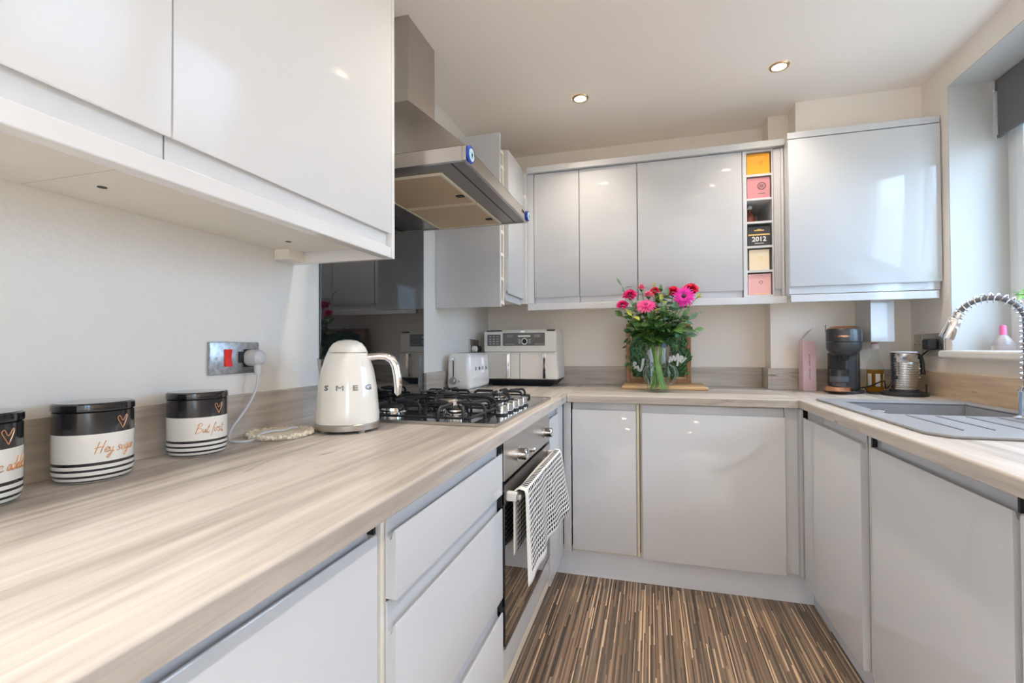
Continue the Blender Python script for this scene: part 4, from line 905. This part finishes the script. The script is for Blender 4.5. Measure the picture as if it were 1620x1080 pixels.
for k in range(12): mb.box(-.004+(k % 3)*.0008, .002+(k % 2)*.001, .045-k*.010+(-.01 if k > 5 else 0), .051-k*.010+(-.01 if k > 5 else 0), 0, .0006)
mb.xf(fxm); obj('faint_print', mb, mat('mauve_print', (.42, .26, .30), .6), t, smooth=False)

t = thing('coffee_machine', 'graphite capsule coffee machine with a copper drip tray', 'coffee machine', (1.872, 2.585, ZT), math.radians(-16))
K = dict(world=False)
obj('foot', MB().prism([(math.cos(a)*.080, .055+math.sin(a)*.105) for a in [2*PI*k/32 for k in range(32)]], 'z', 0, .014), ANTH, t, bev=.004, **K)
obj('tower', MB().prism([(-.050, .03), (-.060, .05), (-.062, .13), (-.04, .15), (.04, .15), (.062, .13), (.060, .05), (.045, .015), (.01, .0), (-.02, .01)], 'z', .0142, .19), ANTH, t, bev=.006, **K)
obj('water_tank', MB().prism([(.0635, .06), (.0645, .14), (.045, .160), (-.03, .160), (-.03, .1525), (.045, .1525), (.0632, .136)], 'z', .0142, .285), mat('smoky_plastic', (.16, .16, .15), .15), t, bev=.003, **K)
obj('brew_head', MB().lathe([(.046, .178), (.050, .182), (.0685, .205), (.0705, .215), (.0705, .2395), (.0690, .2400)], 48, (0, .0, 0)), ANTH, t, **K)
obj('head_lid', MB().lathe([(.0690, .2415), (.0712, .2420), (.0712, .292), (.068, .300), (.052, .311), (0, .3115)], 48), ANTH, t, **K)
obj('copper_rim', MB().lathe([(.0665, .3012), (.0675, .3020), (.054, .3128), (.051, .3132), (.051, .3122)], 48, cap=False), COPPER, t, **K)
obj('lever', MB().box(-.073, -.070, -.004, .004, .290, .322), ANTH, t, smooth=False, **K)
obj('spout', MB().lathe([(.014, .155), (.018, .160), (.020, .178)], 20, (0, -.01, 0)), SATB, t, **K)
mb = text_mb('NESPRESSO', .0115, .0003, .02)
for v in mb.bm.verts:
    q = -PI/2-.12+v.co.x/.0712; v.co = Vector(((.0714+v.co.z)*math.cos(q), (.0714+v.co.z)*math.sin(q), .2655+v.co.y))
obj('lettering', mb, COPPER, t, smooth=False, **K)
obj('drip_tray', MB().lathe([(.052, .0145), (.056, .017), (.056, .034), (.053, .036), (0, .036)], 40, (-.025, -.055, 0)).box(-.06, .03, -.04, .01, .0145, .03), COPPER, t, **K)
t = thing('glass_cup', 'dark glass cup standing on the copper drip tray', 'cup', (1.872, 2.585, ZT), math.radians(-16))
q = (-.022, -.048, 0)
obj('bowl', MB().lathe([(.026, .0365), (.028, .052), (.036, .058), (.0375, .076), (.0375, .082)], 32, q), mat('dark_grey_cup', (.09, .10, .115), .3), t, **K)
obj('rim_glass', MB().lathe([(.0375, .0822), (.0375, .112), (.0365, .1125), (.0362, .083)], 32, q, cap=False), mat('smoke_glass', (.03, .03, .035), .08), t, **K)

t = thing('syrup_bottle', 'clear bottle half full of amber syrup with a white and red cap', 'bottle', (2.03, 2.675, ZT))
obj('glass_bottle', MB().lathe([(0, 0), (.032, .0), (.034, .004), (.034, .115), (.028, .138), (.0145, .172), (.0135, .205), (.0145, .207)], 32, cap=False), TGLASS, t, world=False)
obj('syrup', MB().lathe([(0, .003), (.0325, .004), (.0325, .108), (0, .108)], 28), AMBER, t, world=False)
for a0, a1 in ((-1.9, -1.35), (-.95, -.35), (-2.9, -2.35)):
    mb = MB(); vs = [(.0347*math.cos(a0+(a1-a0)*k/6), .0347*math.sin(a0+(a1-a0)*k/6), z) for z in (.03, .09) for k in range(7)]
    mb.poly(vs, [(k, k+1, k+8, k+7) for k in range(6)]); obj('paper_label', mb, INKW, t, world=False)
obj('cap', MB().lathe([(.0155, .207), (.016, .209), (.016, .228), (.0145, .231), (0, .231)], 24), mat('cap_white', (.80, .74, .74), .4), t, world=False)
obj('cap_top', MB().lathe([(.0150, .2312), (.0140, .235), (0, .236)], 24), mat('cap_red', (.70, .18, .25), .4), t, world=False)

t = thing('milk_frother', 'ribbed steel milk frother jug on a black base with a black handle', 'milk frother', (2.085, 2.535, ZT))
R = .048
prof = [(.046, .028)]
for k in range(11): z = .036+k*.0104; prof += [(R-.001, z), (R+.0022, z+.0024), (R+.0022, z+.0060), (R-.001, z+.0084)]
prof += [(R+.001, .152), (R+.001, .186), (R+.004, .190), (R+.001, .1905)]
obj('jug', MB().lathe(prof, 48), POLISH, t, world=False)
obj('lid', MB().lathe([(.049, .1910), (.047, .195), (.02, .197), (0, .197)], 40), GPLAST, t, world=False)
obj('base', MB().lathe([(.082, .0), (.086, .003), (.086, .012), (.080, .016), (.055, .0165), (.052, .028), (0, .0282)], 48), SATB, t, world=False)
dh = Vector((.88, .47, 0)).normalized(); o_ = lambda a, z: dh*a+Vector((0, 0, z))
obj('handle', MB().tube(smooth_path([o_(.050, .178), o_(.070, .180), o_(.090, .172), o_(.101, .150), o_(.105, .12), o_(.106, .092)], 5), [.009]*26, 12), SATB, t, world=False)
obj('handle_clip', MB().tube([o_(.045, .176), o_(.064, .176)], .012, 12), CHROME, t, world=False)
mb = MB()
for k in range(5): mb.sphere(o_(.083+.003*k*(1 if k < 3 else .4), .158-.020*k), .004, 1)
obj('handle_stud', mb, CHROME, t, world=False)
obj('start_button', MB().cyl(.009, 0, .006, tuple(o_(.0, .08)-dh*.0505), 16, tuple(-dh)), SATB, t, world=False)
for k, (x, y) in enumerate(((.062, .035), (.078, -.01))):
    obj('whisk_holder', MB().cyl(.003, .0162, .045, (x, y, 0), 10).sphere((x, y, .047), .006, 1), SATB, t, world=False)
tag(obj('power_cable', MB().tube(smooth_path([(1.952, 2.655, ZT+.022), (1.97, 2.645, ZT+.024), (1.995, 2.62, ZT+.036), (2.015, 2.60, ZT+.052), (2.03, 2.585, ZT+.060), (2.045, 2.615, ZT+.045), (2.07, 2.66, ZT+.02), (2.12, 2.70, ZT+.06), (2.19, 2.65, 1.03), (2.213, 2.58, 1.085)], 6), .0032, 8), SATB), 'black cable from the coffee machine up to the steel socket', 'cable')
tag(obj('power_cable', MB().tube(smooth_path([(2.00, 2.53, ZT+.006), (1.985, 2.55, ZT+.004), (1.972, 2.58, ZT+.004), (1.975, 2.62, ZT+.008), (1.985, 2.66, ZT+.018), (1.995, 2.72, ZT+.022)], 6), .0028, 8), SATB), 'black cable looping from the milk frother base past the syrup bottle', 'cable')
t = thing('double_socket', 'mirror steel double socket on the right wall above the frother', 'socket', (XW, 2.61, 1.095))
obj('plate', MB().box(XW-.008, XW-.0005, 2.665, 2.735, 1.05, 1.145, .003), STEEL, t)
obj('plate', MB().box(XW-.008, XW-.0005, 2.495, 2.655, 1.045, 1.146, .003), STEEL, t)
for y in (2.68, 2.72, 2.51, 2.64): obj('screw', MB().cyl(.003, .0, .001, (XW-.0085, y, 1.095), 12, (-1, 0, 0)), DARK, t)
obj('black_plug', MB().box(XW-.048, XW-.0084, 2.535, 2.583, 1.072, 1.122), SATB, t, bev=.009, seg=3)

# ================================================================ SINK AND TAP
t = thing('sink', 'grey composite sink with a ribbed drainer set into the worktop', 'sink', (1.90, 1.81, ZT))
zs = ZT+.0085; x0, x1, y0, y1 = 1.65, 2.15, 1.385, 2.235; c = .055
bx0, bx1, by0, by1, bz = 1.715, 2.105, 1.775, 2.150, .70
mb = MB()
mb.prism([(x0, y0+c), (x0+c*.6, y0), (x1-c*.6, y0), (x1, y0+c), (x1, by0), (x0, by0)], 'z', ZT+.0005, zs)
mb.box(x0, bx0, by0, y1, ZT+.0005, zs).box(bx1, x1, by0, y1, ZT+.0005, zs).box(bx0, bx1, by1, y1, ZT+.0005, zs)
obj('rim_and_drainer', mb, SINKM, t, smooth=False, bev=.003)
th = .006
mb = MB().box(bx0-th, bx0-.0004, by0-th, by1+th, bz, ZT-.001+.0008).box(bx1+.0004, bx1+th, by0-th, by1+th, bz, ZT-.0002).box(bx0-.0002, bx1+.0002, by0-th, by0-.0004, bz, ZT-.0002).box(bx0-.0002, bx1+.0002, by1+.0004, by1+th, bz, ZT-.0002).box(bx0-th, bx1+th, by0-th, by1+th, bz-th, bz)
obj('bowl', mb, SINKM, t, smooth=False)
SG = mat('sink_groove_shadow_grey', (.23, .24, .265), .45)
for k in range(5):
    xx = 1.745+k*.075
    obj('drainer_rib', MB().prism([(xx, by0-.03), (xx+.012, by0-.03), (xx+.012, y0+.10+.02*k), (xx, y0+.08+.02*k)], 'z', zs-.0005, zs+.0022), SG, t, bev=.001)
obj('waste', MB().lathe([(.045, bz+.0005), (.045, bz+.004), (.03, bz+.002), (0, bz+.002)], 28, (1.91, 1.96, 0)), CHROME, t)
obj('overflow_knob', MB().lathe([(.021, zs+.0002), (.021, zs+.004), (.016, zs+.007), (0, zs+.0075)], 28, (1.700, 1.81, 0)), CHROME, t)
t = thing('spring_tap', 'chrome pull-down kitchen tap with an arched spring neck', 'tap', (2.022, 1.732, zs))
T0 = Vector((2.030, 1.726, 0)); dv = Vector((-.80, .60, 0)).normalized(); tv = lambda a, z: T0+dv*a+Vector((0, 0, z))
obj('base', MB().lathe([(.030, zs+.0005), (.030, zs+.006), (.0185, zs+.012), (.0185, .958), (.0195, .962), (.015, .974)], 32, tuple(T0)), CHROME, t)
obj('handle', MB().tube([tuple(T0+Vector((.022, -.006, .93))), tuple(T0+Vector((.05, -.03, .945))), tuple(T0+Vector((.085, -.06, .962)))], [.008, .006, .005], 10), CHROME, t)
cen, Ra = .074, .074
path = [tv(0, .96), tv(0, 1.0), tv(0, 1.05), tv(0, 1.10)]+[tv(cen-Ra*math.cos(a), 1.158+Ra*math.sin(a)) for a in [PI*k/14 for k in range(0, 13)]]
path = smooth_path(path, 6)
obj('hose', MB().tube(path, .0075, 10), mat('dark_hose', (.17, .18, .21), .35, .3), t)
L = [0]
for a, b_ in zip(path, path[1:]): L.append(L[-1]+(b_-a).length)
def at_len(s_):
    for i in range(len(path)-1):
        if L[i+1] >= s_: f = (s_-L[i])/max(1e-9, L[i+1]-L[i]); return path[i].lerp(path[i+1], f), (path[i+1]-path[i]).normalized()
    return path[-1], (path[-1]-path[-2]).normalized()
side = dv.cross(Vector((0, 0, 1))).normalized(); turns = 25; N = turns*14; hel = []
for k in range(N+1):
    p, tg = at_len(L[-1]*(.06+.94*k/N)); nn = side.cross(tg).normalized(); q = 2*PI*k/14; hel.append(p+(side*math.cos(q)+nn*math.sin(q))*.0138)
obj('spring', MB().tube(hel, .0019, 6), CHROME, t)
pe, te = at_len(L[-1]); te = (Vector((0, 0, -1))+dv*.42).normalized()
hd = MB().lathe([(.0135, -.004), (.0145, .0), (.0145, .005), (.0135, .006), (.0135, .010), (.0150, .011), (.0150, .016), (.0145, .017), (.0165, .020), (.0195, .078), (.0185, .082), (0, .082)], 28, tuple(pe), tuple(te))
obj('spray_head', hd, CHROME, t)

# ================================================================ WINDOW SILL ITEMS AND BLIND
t = thing('perfume_bottle', 'small pink-capped glass bottle on the window sill', 'bottle', (XW+.135, 2.385, WZ0+.0365))
obj('glass_body', MB().lathe([(0, 0), (.034, .0), (.036, .006), (.034, .02), (.026, .042), (.014, .058), (.010, .062), (0, .062)], 32), PERF, t, world=False)
obj('cap', MB().lathe([(.0, .0622), (.011, .0625), (.0105, .095), (.009, .099), (0, .0995)], 24), PINKCAP, t, world=False)
obj('band', MB().lathe([(.0345, .0195), (.0352, .0205), (.0335, .0255), (.0325, .0255)], 32, cap=False), mat('grey_print', (.35, .33, .36), .5), t, world=False)
t = thing('potted_fern', 'small bright green plant on the sill behind the tap', 'plant', (XW+.13, 2.13, WZ0+.0365))
obj('pot', MB().lathe([(0, 0), (.045, 0), (.055, .09), (.058, .095), (.052, .095), (.050, .085), (0, .083)], 28), WPLAST, t, world=False)
obj('stalk', MB().tube([(0, 0, .083), (.0, .01, .17), (-.01, .08, .205), (-.01, .16, .212)], .003, 6), STEM, t, world=False)
random.seed(5)
for k in range(46):
    f = k/46; y_ = .16*f; a = random.uniform(0, 2*PI)
    mb = MB(); leafmesh(mb, (-.005, y_+.005, .17+.042*min(1, 2*f)), (math.cos(a), .5, math.sin(a)), (0, .3, 1), .028, .006); obj('leaflet', mb, GREENSP, t, world=False)
for k in range(24):
    a = k*2.4; mb = MB(); leafmesh(mb, (0, 0, .09+.004*k), (math.cos(a), math.sin(a), .7), (0, 0, 1), .07, .012); obj('leaflet', mb, GREENSP, t, world=False)
t = thing('roller_blind', 'grey roller blind pulled partly down in the window recess', 'blind', (XW+.165, (WY0+WY1)/2, WZ1))
obj('fabric', MB().box(XW+.158, XW+.1595, WY0+.02, WY1-.022, 1.955, WZ1-.012), BLIND, t, smooth=False)
obj('bottom_bar', MB().box(XW+.153, XW+.1645, WY0+.02, WY1-.022, 1.940, 1.9548), BLIND, t, smooth=False, bev=.003)
obj('roller', MB().cyl(.018, WY0+.02, WY1-.022, (XW+.179, 0, WZ1-.026), 20, (0, 1, 0)), BLIND, t)
obj('bracket', MB().box(XW+.150, XW+.20, WY1-.021, WY1-.0045, WZ1-.055, WZ1-.005).cyl(.012, 0, .003, (XW+.149, WY1-.012, WZ1-.05), 16, (-1, 0, 0)), CHROME, t, bev=.002)

# ================================================================ TEA TOWEL
t0 = thing('tea_towel', 'black and white checked tea towel hung over the oven handle', 'towel', (.646, 1.59, .69))
bm = bmesh.new(); uvl = bm.loops.layers.uv.new('UVMap')
ny, ns = 44, 40; Ly = .48
def tow(i, j):
    fy_ = i/ny; s_ = j/ns; yy = 1.300+fy_*.545
    front = .285-.03*fy_; back = .17
    d_ = s_*(front+back)      # 0 = back hem ... end = front hem
    fold = .006*math.sin(fy_*9.0)+.004*math.sin(fy_*21+1)
    if d_ < back: x = .630-.004+.0*fold; z = .682-(back-d_)-.002; x = .6285
    elif d_ < back+.028: a = PI*(d_-back)/.028; x = .6445-.0155*math.cos(a)+.002*math.sin(a); z = .687+.008*math.sin(a)
    else:
        f = (d_-back-.028)/(front-.028); x = .660+.004*f+fold*(.25+f)+.022*f*fy_; z = .686-(d_-back-.028)*(1-.03*fy_); yy += .03*f*(fy_-.1)+.006*math.sin(9*f)*fy_
    return Vector((x, yy, z)) - Vector(t0.location), (fy_*Ly, .455-d_)
G = [[tow(i, j) for j in range(ns+1)] for i in range(ny+1)]
V = [[bm.verts.new(G[i][j][0]) for j in range(ns+1)] for i in range(ny+1)]
for i in range(ny):
    for j in range(ns):
        f = bm.faces.new((V[i][j], V[i+1][j], V[i+1][j+1], V[i][j+1]))
        for lp, (a, b_) in zip(f.loops, ((i, j), (i+1, j), (i+1, j+1), (i, j+1))): lp[uvl].uv = G[a][b_][1]
me = bpy.data.meshes.new('cloth'); bm.to_mesh(me); bm.free(); me.materials.append(TOWELM); me.shade_smooth()
o = bpy.data.objects.new('cloth', me); C.objects.link(o); o.parent = t0
sm = o.modifiers.new('thick', 'SOLIDIFY'); sm.thickness = .0024
